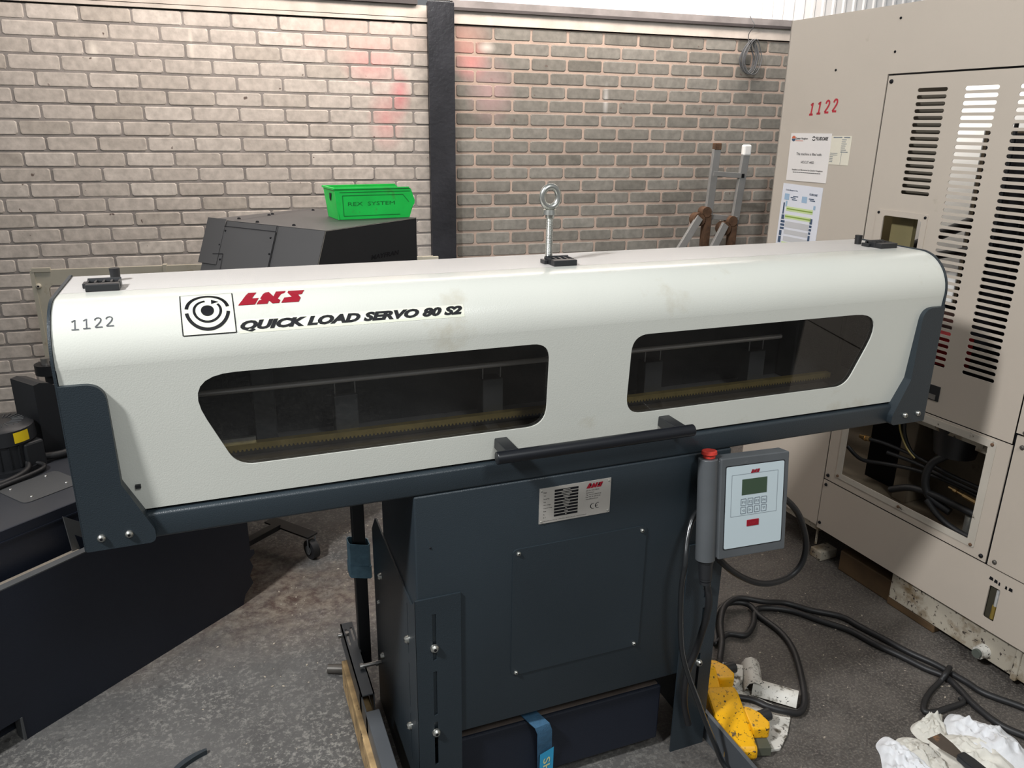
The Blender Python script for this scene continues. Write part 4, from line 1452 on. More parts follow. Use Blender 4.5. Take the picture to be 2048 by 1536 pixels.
def bar(mb, a, b, w, dth):
    """flat section bar from a to b (u, d, z), width w in the plane, depth dth"""
    a, b = Vector(a), Vector(b)
    d = (b - a).normalized()
    n_ = Vector((d.z, 0, -d.x)) * w / 2
    y = Vector((0, dth / 2, 0))
    A = [mb.bm.verts.new(p) for p in (a + n_ + y, a - n_ + y, a - n_ - y, a + n_ - y)]
    B = [mb.bm.verts.new(p) for p in (b + n_ + y, b - n_ + y, b - n_ - y, b + n_ - y)]
    mb.bm.faces.new(A)
    mb.bm.faces.new(B[::-1])
    for k in range(4):
        mb.bm.faces.new((A[k], B[k], B[(k + 1) % 4], A[(k + 1) % 4]))


for a, b in (((2.497, 0, 1.322), (2.452, 0.02, 0.0)), ((2.672, 0, 1.31), (2.585, 0.02, 0.0))):
    m = MB(XL)
    bar(m, a, b, 0.040, 0.022)
    m.build('stile', ALU, ld, bevel=0.002)
for za, zb in ((1.202, 1.190), (0.985, 0.968), (0.72, 0.71), (0.45, 0.44)):
    m = MB(XL)
    bar(m, (2.485, 0.0, za), (2.655, 0.0, zb), 0.026, 0.02)
    m.build('rung', ALU, ld, bevel=0.002)
for a, b in (((2.415, -0.03, 0.985), (1.62, -0.32, 0.0)), ((2.572, -0.03, 0.945), (1.90, -0.32, 0.0))):
    m = MB(XL)
    bar(m, a, b, 0.040, 0.02)
    m.build('rear_leg', ALU, ld, bevel=0.002)
for u, z in ((2.432, 0.985), (2.592, 0.935)):
    m = MB(XL)
    m.cyl((u - 0.018, -0.035, z - 0.012), (u - 0.018, 0.015, z - 0.012), 0.034, n=18)
    m.cyl((u + 0.022, -0.035, z + 0.025), (u + 0.022, 0.015, z + 0.025), 0.027, n=18)
    m.box(u + 0.018, u + 0.055, -0.03, 0.012, z - 0.155, z + 0.012, 0.004)
    m.build('rusty_joint', RUST, ld, smooth=40)
m = MB(XL)
m.box(2.478, 2.518, -0.014, 0.014, 1.318, 1.352, 0.004)
m.build('end_cap', RUST, ld)
m = MB(XL)
m.box(2.650, 2.695, -0.016, 0.016, 1.29, 1.345, 0.008)
m.build('taped_end', BRIGHT_WHITE, ld)
m = MB(XL)
m.box(2.652, 2.668, -0.0125, -0.011, 1.180, 1.200)
m.build('rung_socket', INK, ld)

# cable coil hung on the wall
XW = MW
m = MB(XW)
cu_, cz_ = 2.807, 1.785
for k in range(9):
    rr = random.uniform(0.85, 1.05)
    dx = random.uniform(-0.012, 0.012)
    dy = -0.028 - 0.004 * k
    loop = []
    for q in range(20):
        a = 2 * PI * q / 20
        wd_ = 0.054 * rr * (1 - 0.45 * max(0, math.sin(a)))
        loop.append((cu_ + dx + wd_ * math.cos(a) * (0.75 + 0.07 * k % 0.3), dy + 0.006 * math.sin(2 * a + k), cz_ + 0.080 * math.sin(a) * (0.92 + 0.02 * k)))
    m.tube(loop, 0.0026, 6, 3, True)
m.tube([(2.797, -0.03, 1.86), (2.792, -0.032, 1.90), (2.798, -0.066, 1.935), (2.794, -0.062, 1.95), (2.79, -0.03, 1.985)], 0.0022, 6)
tag(m.build('cable_coil', pm('grey_cable', (0.10, 0.105, 0.11), 0.6, var=0.2), smooth=60), 'coil of thin grey cable hung from the rail high on the brick wall', 'cable')

# ------------------------------------------------------------------ beige lathe at right
# frame: u along its side towards the viewer, d into the machine, z up
XM = Matrix(((0.047, 0.9989, 0, 1.22), (-0.9989, 0.047, 0, 0.20), (0, 0, 1, 0), (0, 0, 0, 1)))


def mpt(u, d, z):
    return XM @ Vector((u, d, z))


mb_ = mpt(0, 0.4, 0)
la = thing('lathe', 'large beige lathe with slotted side panels and an open lower hatch at right', 'machine', (mb_.x, mb_.y, 0))
pm_ = lambda u, v, dd: (u, dd, v)
TH = 0.004
m = MB(XM)
m.plate([(-0.79, 0.134), (-0.387, 0.134), (-0.387, 0.655), (-0.3775, 0.655), (-0.3775, 1.5745), (1.0, 1.5745), (1.0, 1.754), (-0.79, 1.754)], [], TH, pm_)
m.plate(rect(0.0, 0.9, 0.134, 1.754), [], TH, lambda u, v, dd: (-0.79 + dd, u, v))
skin = m.build('side_skin', BEIGE, la, bevel=0.001)
for u, z in ((-0.362, 1.718), (-0.364, 1.632), (-0.574, 1.595)):
    bolt(mpt(u, -0.0002, z), XM.to_3x3() @ Vector((0, -1, 0)), 0.0035, skin, 'plug_hole', INK, False)
# stencilled number
m = MB(XM)
for i, ch in enumerate('1122'):
    ou = -0.662 + i * 0.0315
    for st in digit_strokes(ch):
        m.ribbon([(ou + 0.024 * a + 0.004 * b, 1.4665 + 0.0085 * i / 3 + 0.036 * b) for a, b in st], 0.0062, lambda u, v: (u, -0.0006, v))
m.build('stencil_number', STENCIL_RED, skin)
# slotted vent panel
holes = []
pit = 0.0181
for u0, u1, nn_ in ((-0.270, -0.177, 16), (-0.1265, -0.0325, 41), (0.020, 0.113, 41)):
    for k in range(nn_):
        if u0 < -0.2 or k < 41:
            holes.append(slot(u0, u1, 1.528 - k * pit, 0.0102, 5))
holes.append(rect(-0.313, -0.184, 1.035, 1.187))
m = MB(XM)
m.plate(rect(-0.3735, 0.194, 0.660, 1.5695), holes, 0.002, lambda u, v, dd: (u, 0.001 + dd, v))
vent = m.build('vent_panel', BEIGE, la)
m = MB(XM)
m.plate(round_poly(rect(-0.338, -0.166, 1.01, 1.203), 0.006), [round_poly(rect(-0.313, -0.184, 1.035, 1.187), 0.01)], 0.003, lambda u, v, dd: (u, -0.002 + dd, v))
cf = m.build('cutout_frame', BEIGE, vent, bevel=0.0008)
nd = XM.to_3x3() @ Vector((0, -1, 0))
for u, z in ((-0.331, 1.194), (-0.173, 1.194)):
    bolt(mpt(u, -0.002, z), nd, 0.004, cf, 'screw', INK, False)
bolt(mpt(-0.361, 0.001, 1.554), nd, 0.006, vent, 'screw', INK, False)
m = MB(XM)
m.plate(rect(-0.082, -0.031, 0.700, 0.743), [rect(-0.076, -0.040, 0.703, 0.716)], 0.003, lambda u, v, dd: (u, -0.001 + dd, v))
lt = m.build('latch', BLACK_PLASTIC, vent)
m = MB(XM)
m.box(-0.079, -0.041, -0.0015, 0.002, 0.7025, 0.717)
m.build('latch_paddle', STEEL, lt)
# dark gaps: shade in the panel joints put in as black strips behind them
m = MB(XM)
m.box(-0.379, 1.0, 0.012, 0.016, 1.565, 1.58)
m.box(-0.395, -0.366, 0.008, 0.012, 0.134, 1.575)
m.box(0.185, 0.208, 0.008, 0.012, 0.30, 1.575)
m.box(-0.39, 1.0, 0.008, 0.012, 0.296, 0.318)
m.box(-0.375, 0.20, 0.008, 0.012, 0.648, 0.665)
m.build('joint_backing', INK, la)
# right-hand panels
m = MB(XM)
m.plate(rect(0.1985, 1.0, 0.693, 1.5695), [], TH, pm_)
rp1 = m.build('side_panel', BEIGE, la, bevel=0.001)
m = MB(XM)
m.plate(rect(0.2025, 1.0, 0.3115, 0.688), [], TH, pm_)
rp2 = m.build('side_panel', BEIGE, la, bevel=0.001)
for u, z, pr in ((0.2215, 0.700, rp1), (0.222, 0.661, rp2), (0.221, 0.328, rp2)):
    bolt(mpt(u, 0, z), nd, 0.0062, pr, 'screw', DARK_STEEL, False)
# hatch surround
m = MB(XM)
m.plate(rect(-0.382, 0.1965, 0.3125, 0.656), [rect(-0.318, 0.138, 0.3535, 0.632)], TH, pm_)
hs_ = m.build('hatch_surround', BEIGE, la, bevel=0.001)
m = MB(XM)
m.plate(round_poly(rect(-0.338, 0.158, 0.336, 0.650), 0.008), [rect(-0.316, 0.136, 0.355, 0.630)], 0.002, lambda u, v, dd: (u, -0.0022 + dd, v))
ef = m.build('hatch_frame', BEIGE_EDGE, hs_, bevel=0.0006)
for u, z in ((-0.328, 0.344), (0.148, 0.343), (0.147, 0.640), (-0.09, 0.345)):
    bolt(mpt(u, -0.0022, z), nd, 0.0048, ef, 'screw', RUST, False)
for u, z in ((-0.3685, 0.328), (0.182, 0.326)):
    bolt(mpt(u, 0, z), nd, 0.006, hs_, 'screw', INK, False)
# lower skirt
m = MB(XM)
m.plate(rect(-0.384, 1.0, 0.128, 0.3075), [round_poly(rect(0.222, 0.253, 0.160, 0.259), 0.006)], TH, lambda u, v, dd: (u, dd, v))
sk = m.build('lower_skirt', BEIGE, la, bevel=0.001)
for u, z in ((-0.371, 0.293), (-0.3735, 0.150)):
    bolt(mpt(u, 0, z), nd, 0.0055, sk, 'screw', INK, False)
m = MB(XM)
m.box(0.218, 0.257, 0.010, 0.030, 0.155, 0.262)
gz = m.build('sight_gauge', pm('dark_gauge_well', (0.05, 0.045, 0.03), 0.5, var=0.2), sk)
m = MB(XM)
m.cyl((0.244, 0.006, 0.165), (0.244, 0.006, 0.205), 0.006, n=12)
m.build('gauge_oil', pm('amber_oil', (0.20, 0.14, 0.03), 0.3, var=0.1), gz)
m = MB(XM)
m.cyl((0.246, 0.006, 0.205), (0.246, 0.006, 0.252), 0.005, n=12)
m.build('gauge_tube', pm('scratched_tube', (0.38, 0.38, 0.37), 0.3, var=0.2, vscale=60), gz)
m = MB(XM)
for u0, w, z in ((0.2165, 0.012, 0.278), (0.231, 0.010, 0.2765), (0.2435, 0.005, 0.2745), (0.262, 0.006, 0.274), (0.272, 0.011, 0.275)):
    m.poly([(u0, z - 0.004), (u0 + w, z - 0.004), (u0 + w * 0.9, z + 0.005), (u0 + w * 0.15, z + 0.006)], lambda u, v: (u, -0.0005, v))
m.build('torn_label_remains', INK, sk)
# base casting, drain plug, feet
m = MB(XM)
m.box(-0.084, 1.0, 0.022, 0.8, 0.028, 0.128)
m.box(0.318, 0.334, 0.014, 0.05, 0.02, 0.128, 0.004)
base = m.build('base_tank', BEIGE_DIRTY, la, bevel=0.002)
m = MB(XM)
m.cyl((0.236, 0.024, 0.050), (0.236, -0.004, 0.050), 0.020, 0.0175, 20)
dp = m.build('drain_boss', PEDAL_WHITE, base, smooth=40)
m = MB(XM)
m.cyl((0.236, -0.004, 0.050), (0.236, -0.013, 0.050), 0.0125, n=18)
m.build('drain_plug', pm('grey_green_plug', (0.09, 0.10, 0.085), 0.6, var=0.2), dp, smooth=40)
m = MB(XM)
m.box(-0.79, -0.385, 0.012, 0.8, 0.108, 0.134)
m.cyl((-0.395, 0.02, 0.052), (-0.395, 0.02, 0.11), 0.004, n=8)
m.box(-0.41, -0.36, 0.015, 0.09, 0.0, 0.035, 0.004)
m.build('levelling_foot', BEIGE_DIRTY, la)
m = MB(XM)
for u in (-0.6, 0.2, 0.8):
    m.box(u - 0.05, u + 0.05, 0.2, 0.7, 0.0, 0.03)
m.build('floor_pad', DARK_STEEL, la)
# shell: floor, back and far wall of the inside, open at the top
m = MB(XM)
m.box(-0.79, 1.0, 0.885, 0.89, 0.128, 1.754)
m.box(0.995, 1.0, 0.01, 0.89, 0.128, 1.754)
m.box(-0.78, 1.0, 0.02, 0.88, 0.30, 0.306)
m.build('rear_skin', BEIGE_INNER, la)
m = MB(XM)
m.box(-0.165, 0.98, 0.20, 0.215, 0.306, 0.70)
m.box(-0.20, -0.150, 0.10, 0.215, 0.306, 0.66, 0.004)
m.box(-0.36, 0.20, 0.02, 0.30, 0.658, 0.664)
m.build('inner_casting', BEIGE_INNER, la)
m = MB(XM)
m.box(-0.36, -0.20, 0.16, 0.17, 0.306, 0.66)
m.build('black_void_stand_in', INK, la)  # black panel put in for the unlit void behind the hatch
m = MB(XM)
m.plate([(-0.24, 0.604), (0.10, 0.604), (0.10, 0.655), (-0.24, 0.655)], [], 0.006, lambda u, v, dd: (u, 0.035 + dd, v))
m.box(0.07, 0.115, 0.05, 0.09, 0.585, 0.612)
m.build('inner_rail', BEIGE_DIRTY, la)
m = MB(XM)
m.cyl((-0.02, 0.10, 0.66), (-0.02, 0.10, 0.53), 0.075, 0.055, 28)
m.build('oil_reservoir', BLACK_SATIN, la, smooth=40)
for pts, r, nm in (
    ([(-0.36, 0.06, 0.425), (-0.30, 0.06, 0.404), (-0.22, 0.07, 0.420), (-0.12, 0.08, 0.440), (0.0, 0.09, 0.445), (0.16, 0.09, 0.435)], 0.0062, 'oil_hose'),
    ([(-0.272, 0.05, 0.487), (-0.22, 0.06, 0.490), (-0.12, 0.08, 0.482), (0.0, 0.08, 0.472), (0.16, 0.09, 0.468)], 0.0055, 'oil_hose'),
    ([(-0.21, 0.06, 0.465), (-0.12, 0.08, 0.462), (0.0, 0.08, 0.458), (0.16, 0.09, 0.452)], 0.0060, 'oil_hose'),
    ([(0.00, 0.06, 0.545), (-0.045, 0.05, 0.50), (-0.055, 0.045, 0.445), (-0.035, 0.05, 0.395), (0.03, 0.06, 0.372)], 0.0115, 'oil_hose'),
    ([(-0.16, 0.04, 0.362), (-0.10, 0.045, 0.395), (-0.03, 0.05, 0.405), (0.06, 0.06, 0.400), (0.16, 0.07, 0.395)], 0.0105, 'oil_hose'),
    ([(-0.03, 0.035, 0.388), (0.02, 0.03, 0.360), (0.08, 0.03, 0.345), (0.17, 0.03, 0.345)], 0.0085, 'oil_hose'),
    ([(-0.29, 0.05, 0.60), (-0.24, 0.06, 0.575), (-0.20, 0.06, 0.60), (-0.19, 0.06, 0.66)], 0.0055, 'oil_hose'),
    ([(-0.165, 0.06, 0.66), (-0.165, 0.06, 0.56), (-0.14, 0.07, 0.50), (-0.11, 0.08, 0.48)], 0.0050, 'oil_hose'),
):
    m = MB(XM)
    m.tube(pts, r, 10)
    m.build(nm, RUBBER, la, smooth=60)
m = MB(XM)
m.tube([(-0.185, 0.05, 0.66), (-0.18, 0.055, 0.57), (-0.15, 0.06, 0.51), (-0.12, 0.07, 0.48)], 0.0032, 8)
m.build('yellow_wire', BRASS_RACK, la, smooth=60)
m = MB(XM)
for a, b, r in (((-0.300, 0.05, 0.484), (-0.272, 0.05, 0.487), 0.0085), ((-0.310, 0.05, 0.483), (-0.300, 0.05, 0.484), 0.0065), ((-0.290, 0.05, 0.485), (-0.287, 0.05, 0.4855), 0.0105)):
    m.cyl(a, b, r, n=14)
m.build('brass_coupling', BRASS, la, smooth=40)
m = MB(XM)
A, B = Vector((0.005, 0.07, 0.440)), Vector((0.165, 0.07, 0.425))
for t0, t1, r in ((0.0, 0.1, 0.004), (0.1, 0.17, 0.0075), (0.17, 0.30, 0.0045), (0.30, 0.64, 0.0085), (0.64, 0.70, 0.006), (0.70, 0.78, 0.0085), (0.78, 0.86, 0.0055), (0.86, 0.95, 0.0085)):
    m.cyl(A.lerp(B, t0), A.lerp(B, t1), r, n=8)
m.build('brass_manifold', BRASS, la, smooth=40)
m = MB(XM)
m.cyl((0.085, 0.07, 0.306), (0.085, 0.07, 0.385), 0.013, n=18)
m.cyl((0.125, 0.05, 0.345), (0.145, 0.045, 0.365), 0.009, n=12)
m.build('inner_fitting', ZINC, la, smooth=40)
# things seen through the slots
m = MB(XM)
m.box(-0.345, -0.165, 0.03, 0.045, 1.22, 1.56)
m.build('slot_baffle', pm('brown_baffle', (0.07, 0.06, 0.045), 0.6, var=0.25, vscale=9), la)
m = MB(XM)
m.box(-0.60, -0.29, 0.33, 0.335, 0.86, 1.75)
m.box(-0.29, -0.06, 0.33, 0.335, 1.43, 1.75)
m.build('slot_white_stand_in', BRIGHT_WHITE, la)  # added white panel standing in for the bright light seen through the slots
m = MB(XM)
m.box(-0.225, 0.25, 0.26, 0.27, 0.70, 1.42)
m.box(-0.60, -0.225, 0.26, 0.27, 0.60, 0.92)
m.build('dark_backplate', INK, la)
m = MB(XM)
for a, b, r in (((-0.50, 0.25, 1.02), (-0.16, 0.25, 1.20), 0.016), ((-0.50, 0.24, 1.0), (-0.16, 0.24, 1.10), 0.012), ((-0.12, 0.22, 1.1), (-0.12, 0.22, 1.45), 0.006), ((-0.05, 0.22, 0.95), (-0.05, 0.22, 1.35), 0.005)):
    m.cyl(a, b, r, n=10)
m.build('spindle_linkage', BLACK_SATIN, la, smooth=40)
m = MB(XM)
m.box(-0.17, -0.14, 0.20, 0.24, 0.90, 1.18)
m.box(-0.42, -0.20, 0.24, 0.28, 0.845, 0.90)
m.build('grey_bracket', STEEL, la)
m = MB(XM)
m.box(-0.36, -0.10, 0.15, 0.20, 0.755, 0.85)
m.build('red_block', RED_MACHINE, la)
m = MB(XM)
m.box(-0.40, -0.33, 0.10, 0.12, 1.0, 1.25)
m.box(-0.32, -0.245, 0.045, 0.06, 1.0, 1.25)
m.build('inner_trunking', pm('olive_trunking', (0.20, 0.17, 0.08), 0.6, var=0.2), la)
ll = bpy.data.lights.new('slot_fill_light', 'POINT')  # added fill light for the white panel behind the slots, no lamp known there
ll.energy = 7
ll.shadow_soft_size = 0.05
llo = bpy.data.objects.new('slot_fill_light', ll)
COL.objects.link(llo)
llo.location = mpt(-0.45, 0.16, 1.68)


# papers taped on the lathe
def sheet(name, uv, mat, label, cat='paper', o=0.0012):
    """sheet of paper with corners uv = [TL, TR, BR, BL] (u, z); returns the object and a map (a, b) in 0..1 from its lower left"""
    TL, TR, BR, BL = [Vector((a, b)) for a, b in uv]

    def pt(a, b, off=0.0005):
        p = (BL * (1 - a) + BR * a) * (1 - b) + (TL * (1 - a) + TR * a) * b
        return (p.x, -o - off, p.y)
    m = MB(XM)
    n = 6
    g = [[m.bm.verts.new((pt(i / n, k / n, 0)[0], -o - 0.0006 * math.sin(PI * i / n), pt(i / n, k / n, 0)[2])) for i in range(n + 1)] for k in range(n + 1)]
    for k in range(n):
        for i in range(n):
            m.bm.faces.new((g[k][i], g[k][i + 1], g[k + 1][i + 1], g[k + 1][i]))
    r = bmesh.ops.extrude_face_region(m.bm, geom=m.bm.faces[:])
    for e_ in r['geom']:
        if isinstance(e_, bmesh.types.BMVert):
            e_.co.y = -0.0003
    ob = m.build(name, mat)
    tag(ob, label, cat)
    return ob, pt


PP = lambda pt: (lambda a, b: pt(a, b, 0.0010))
ob, pt = sheet('paper_notice', [(-0.729, 1.410), (-0.553, 1.411), (-0.552, 1.261), (-0.728, 1.260)], PAPER, 'white printed notice with two logos taped beside the slotted panel, topmost sheet', 'notice', 0.0022)
q = PP(pt)
m = MB(XM)
m.text('Quaker Houghton', 0.14, 0.44, 0.86, 0.915, q, bold=0.015)
m.text('FLUIDCARE', 0.64, 0.93, 0.86, 0.93, q, bold=0.03, shear=0.2)
m.ribbon(arc(0.59, 0.893, 0.032, 0.038, 20, 160, 12), 0.018, q)
m.ribbon(arc(0.59, 0.893, 0.032, 0.038, 200, 340, 12), 0.018, q)
m.text('This machine is filled with', 0.20, 0.82, 0.545, 0.60, q, bold=0.006)
m.text('HOCUT 4450', 0.34, 0.66, 0.375, 0.43, q, bold=0.006)
m.text('Supplied and Maintained by Quaker Houghton', 0.13, 0.90, 0.215, 0.255, q, bold=0.012)
for k in range(14):
    m.ribbon([(0.16 + 0.05 * k, 0.185), (0.16 + 0.05 * k + 0.041, 0.185)], 0.013, q)
m.build('notice_print', INK, ob)
m = MB(XM)
m.poly(arc(0.085, 0.893, 0.05, 0.055, 0, 180, 14), q)
m.ribbon([(0.14, 0.842), (0.33, 0.842)], 0.010, q)
lo_ = m.build('logo_top_half', LOGO_ORANGE, ob)
m = MB(XM)
m.poly(arc(0.085, 0.885, 0.05, 0.055, 180, 360, 14), q)
m.build('logo_lower_half', CHART_NAVY, ob)
ob, pt = sheet('service_card', [(-0.565, 1.404), (-0.473, 1.405), (-0.474, 1.319), (-0.566, 1.319)], PAPER_CREAM, 'small cream service card tucked behind the edge of the white notice', 'card', 0.0008)
q = PP(pt)
m = MB(XM)
rr = random.Random(4)
m.ribbon([(0.22, 0.95), (0.6, 0.95)], 0.03, q)
m.ribbon([(0.68, 0.95), (0.93, 0.95)], 0.03, q)
for k in range(7):
    m.ribbon([(0.60, 0.87 - 0.07 * k), (0.60 + rr.uniform(0.16, 0.33), 0.87 - 0.07 * k)], 0.022, q)
for k in range(6):
    m.ribbon([(0.17, 0.40 - 0.06 * k), (0.17 + (0.32 if k < 2 else 0.14), 0.40 - 0.06 * k)], 0.018, q)
m.ribbon([(0.66, 0.50), (0.66, 0.02)], 0.012, q)
m.build('card_print', GREY_INK, ob)
ob, pt = sheet('log_chart', [(-0.738, 1.250), (-0.560, 1.246), (-0.5625, 1.0), (-0.7425, 1.0)], PAPER_COOL, 'tall log chart with blue cells and green lines taped below the white notice', 'chart', 0.0015)
q = PP(pt)


def cells(mb, L):
    for a0, a1, b0, b1 in L:
        mb.poly([(a0, b0), (a1, b0), (a1, b1), (a0, b1)], q)


m = MB(XM)
m.text('Coolant Management Data', 0.09, 0.40, 0.905, 0.93, q, bold=0.01)
m.build('chart_title', CHART_NAVY, ob)
m = MB(XM)
m.text('FLUIDCARE', 0.70, 0.90, 0.885, 0.912, q, bold=0.03, shear=0.2)
for a0, b in ((0.30, 0.845), (0.24, 0.825), (0.28, 0.80), (0.70, 0.84), (0.73, 0.82)):
    m.ribbon([(a0, b), (a0 + 0.13, b)], 0.012, q)
m.build('chart_print', CHART_NAVY, ob)
m = MB(XM)
cells(m, [(0.08, 0.20, 0.79, 0.87), (0.53, 0.66, 0.78, 0.86), (0.13, 0.17, 0.70, 0.775), (0.84, 0.89, 0.71, 0.76), (0.06, 0.17, 0.04, 0.12)])
m.build('blue_cells', CHART_BLUE, ob)
m = MB(XM)
cells(m, [(0.075, 0.11, 0.60, 0.75), (0.065, 0.135, 0.53, 0.59), (0.06, 0.165, 0.485, 0.515), (0.06, 0.165, 0.44, 0.47), (0.06, 0.165, 0.395, 0.425), (0.055, 0.12, 0.31, 0.38), (0.05, 0.12, 0.215, 0.30),
          (0.80, 0.86, 0.52, 0.59), (0.80, 0.86, 0.475, 0.505), (0.80, 0.86, 0.43, 0.46), (0.80, 0.85, 0.385, 0.415), (0.80, 0.85, 0.29, 0.37), (0.79, 0.85, 0.19, 0.28), (0.05, 0.85, 0.185, 0.20)])
m.build('navy_cells', CHART_NAVY, ob)
m = MB(XM)
cells(m, [(0.16, 0.84, 0.645, 0.705), (0.155, 0.82, 0.545, 0.60), (0.15, 0.4, 0.215, 0.235)])
m.build('light_green_rows', CHART_LIGHTGREEN, ob)
m = MB(XM)
cells(m, [(0.18, 0.78, 0.10, 0.175), (0.18, 0.79, 0.245, 0.31), (0.18, 0.79, 0.34, 0.40), (0.18, 0.79, 0.43, 0.51)])
m.build('grey_rows', CHART_GREY, ob)
q = lambda a, b: pt(a, b, 0.0016)
m = MB(XM)
cells(m, [(0.18, 0.84, 0.668, 0.683), (0.16, 0.80, 0.566, 0.582)])
m.build('green_lines', CHART_GREEN, ob)

# timbers under the lathe
for a, b, h, lbl, rz in ((mpt(-0.24, 0.06, 0), 0.30, 0.075, 'dark oil-soaked timber baulk under the lathe skirt, farther from the drain plug', 0), (mpt(-0.02, 0.05, 0), 0.17, 0.026, 'thin timber plank under the tank end of the lathe, nearer the drain plug', 1)):
    m = MB(XM)
    u0 = -0.30 if rz == 0 else -0.09
    m.box(u0, u0 + b - (0.075 if rz == 0 else 0.0), 0.035 - 0.01 * rz, 0.16, 0.0, h, 0.004, 2)
    tag(m.build('timber_block', OILY_WOOD), lbl, 'timber')

# ------------------------------------------------------------------ twin foot pedal on the floor
fp_ = thing('foot_pedal', 'yellow double foot pedal on a chipped white base plate beside the feeder\'s right leg', 'pedal', (0.50, 0.05, 0))
m = MB()
m.prism(round_poly([(0.418, -0.080), (0.512, -0.094), (0.560, -0.062), (0.606, -0.018), (0.606, 0.015), (0.575, 0.07), (0.565, 0.19), (0.42, 0.19), (0.40, 0.05)], 0.008), 'z', 0.0, 0.008)
bp_ = m.build('base_plate', PEDAL_WHITE, fp_, bevel=0.0015)
m = MB()
m.prism(round_poly([(0.500, 0.10), (0.565, 0.125), (0.60, 0.17), (0.545, 0.205), (0.49, 0.20)], 0.006), 'z', 0.009, 0.03)
m.build('rear_guard', PEDAL_WHITE, fp_, bevel=0.003)
# raised white tube of the carry bar and the white front guard
m = MB()
m.sweep_x([(0.0, 0.0), (0.004, 0.018), (0.014, 0.030), (0.028, 0.034), (0.042, 0.028), (0.050, 0.014), (0.052, 0.0)], 0.0, 0.105, -0.002)
bmesh.ops.transform(m.bm, matrix=Matrix.Translation((0.573, 0.085, 0.010)) @ Matrix.Rotation(math.radians(58), 4, 'Z') @ Matrix.Translation((0, -0.026, 0)), verts=m.bm.verts[:])
m.build('carry_tube', PEDAL_WHITE, fp_, smooth=50)
m = MB()
m.sweep_x([(0.0, 0.006), (0.010, 0.026), (0.024, 0.034), (0.040, 0.030), (0.050, 0.008)], 0.0, 0.112, -0.002)
bmesh.ops.transform(m.bm, matrix=Matrix.Translation((0.568, 0.088, 0.006)) @ Matrix.Rotation(math.radians(-46), 4, 'Z') @ Matrix.Translation((0, -0.012, 0)), verts=m.bm.verts[:])
m.build('front_guard', PEDAL_WHITE, fp_, smooth=50)
for k, (ox, oy) in enumerate(((0.407, -0.098), (0.437, 0.085))):
    R = Matrix.Translation((ox, oy, 0.008)) @ Matrix.Rotation(math.radians(72), 4, 'Z')
    # hood: side profile (along, z) extruded across, narrowing to the toe
    L_ = 0.20 if k == 0 else 0.10
    m = MB(R)
    hood = [(0.0, 0.0), (0.0, 0.026), (0.010, 0.034), (L_ * 0.50, 0.056), (L_ * 0.78, 0.066), (L_ * 0.93, 0.060), (L_, 0.040), (L_, 0.0)]
    m.prism(hood, 'y', -0.030, 0.050)
    hd_ = m.build('pedal_cover', YELLOW, fp_, bevel=0.008)
    m = MB(R)
    w0 = 0.045 if k == 0 else 0.04
    m.prism(round_poly([(w0, -0.070), (w0 + 0.022, -0.078), (w0 + 0.055, -0.066), (w0 + 0.075, -0.045), (w0 + 0.080, -0.028), (w0, -0.028)], 0.008), 'z', 0.022, 0.052)
    m.build('switch_housing', YELLOW, fp_, bevel=0.005)
    m = MB(R)
    m.box(w0 - 0.030, w0 + 0.060, -0.066, -0.030, 0.0, 0.022)
    m.build('switch_base', pm('olive_grey_casting', (0.085, 0.09, 0.065), 0.6, var=0.2), fp_)
    m = MB(R)
    m.cyl((w0 + 0.058, -0.066, 0.034), (w0 + 0.068, -0.094, 0.033), 0.015, n=16)
    m.build('cable_gland', BLACK_PLASTIC, fp_, smooth=40)


def cable(pts, r, label, mat=RUBBER):
    m = MB()
    m.tube(pts, r, 10, 7)
    return tag(m.build('floor_cable', mat, smooth=60), label, 'cable', 'cables on the floor')


cable([(0.445, 0.085, 0.036), (0.470, 0.072, 0.040), (0.527, 0.043, 0.036), (0.554, 0.008, 0.034), (0.59, -0.015, 0.028), (0.636, -0.017, 0.014), (0.685, 0.023, 0.010), (0.749, 0.115, 0.010), (0.796, 0.201, 0.010), (0.813, 0.276, 0.010), (0.805, 0.358, 0.011), (0.802, 0.415, 0.018), (0.754, 0.438, 0.020), (0.706, 0.428, 0.011), (0.653, 0.379, 0.010), (0.616, 0.316, 0.010), (0.602, 0.296, 0.010), (0.658, 0.318, 0.012), (0.703, 0.296, 0.012), (0.756, 0.328, 0.012), (0.802, 0.378, 0.010), (0.841, 0.392, 0.010), (0.913, 0.352, 0.010), (0.964, 0.279, 0.010), (1.013, 0.208, 0.010), (1.034, 0.133, 0.010), (1.061, 0.068, 0.010), (1.083, 0.003, 0.010), (1.106, -0.043, 0.010), (1.099, -0.095, 0.010), (1.083, -0.153, 0.010), (1.082, -0.225, 0.010), (1.11, -0.283, 0.010), (1.16, -0.37, 0.010)], 0.0088,
      'thick black cable looping off the front yellow pedal and trailing right past the rags')
cable([(0.512, 0.165, 0.045), (0.535, 0.19, 0.038), (0.56, 0.22, 0.020), (0.61, 0.281, 0.026), (0.656, 0.352, 0.026), (0.715, 0.415, 0.030), (0.779, 0.434, 0.034), (0.852, 0.399, 0.026), (0.922, 0.384, 0.014), (0.975, 0.332, 0.010), (1.040, 0.272, 0.010), (1.058, 0.208, 0.010), (1.077, 0.145, 0.010), (1.097, 0.071, 0.010), (1.123, 0.008, 0.010), (1.135, -0.044, 0.010), (1.142, -0.081, 0.010), (1.150, -0.131, 0.010), (1.2, -0.21, 0.010), (1.26, -0.34, 0.010)], 0.0088,
      'thick black cable from the rear yellow pedal running along the foot of the lathe')
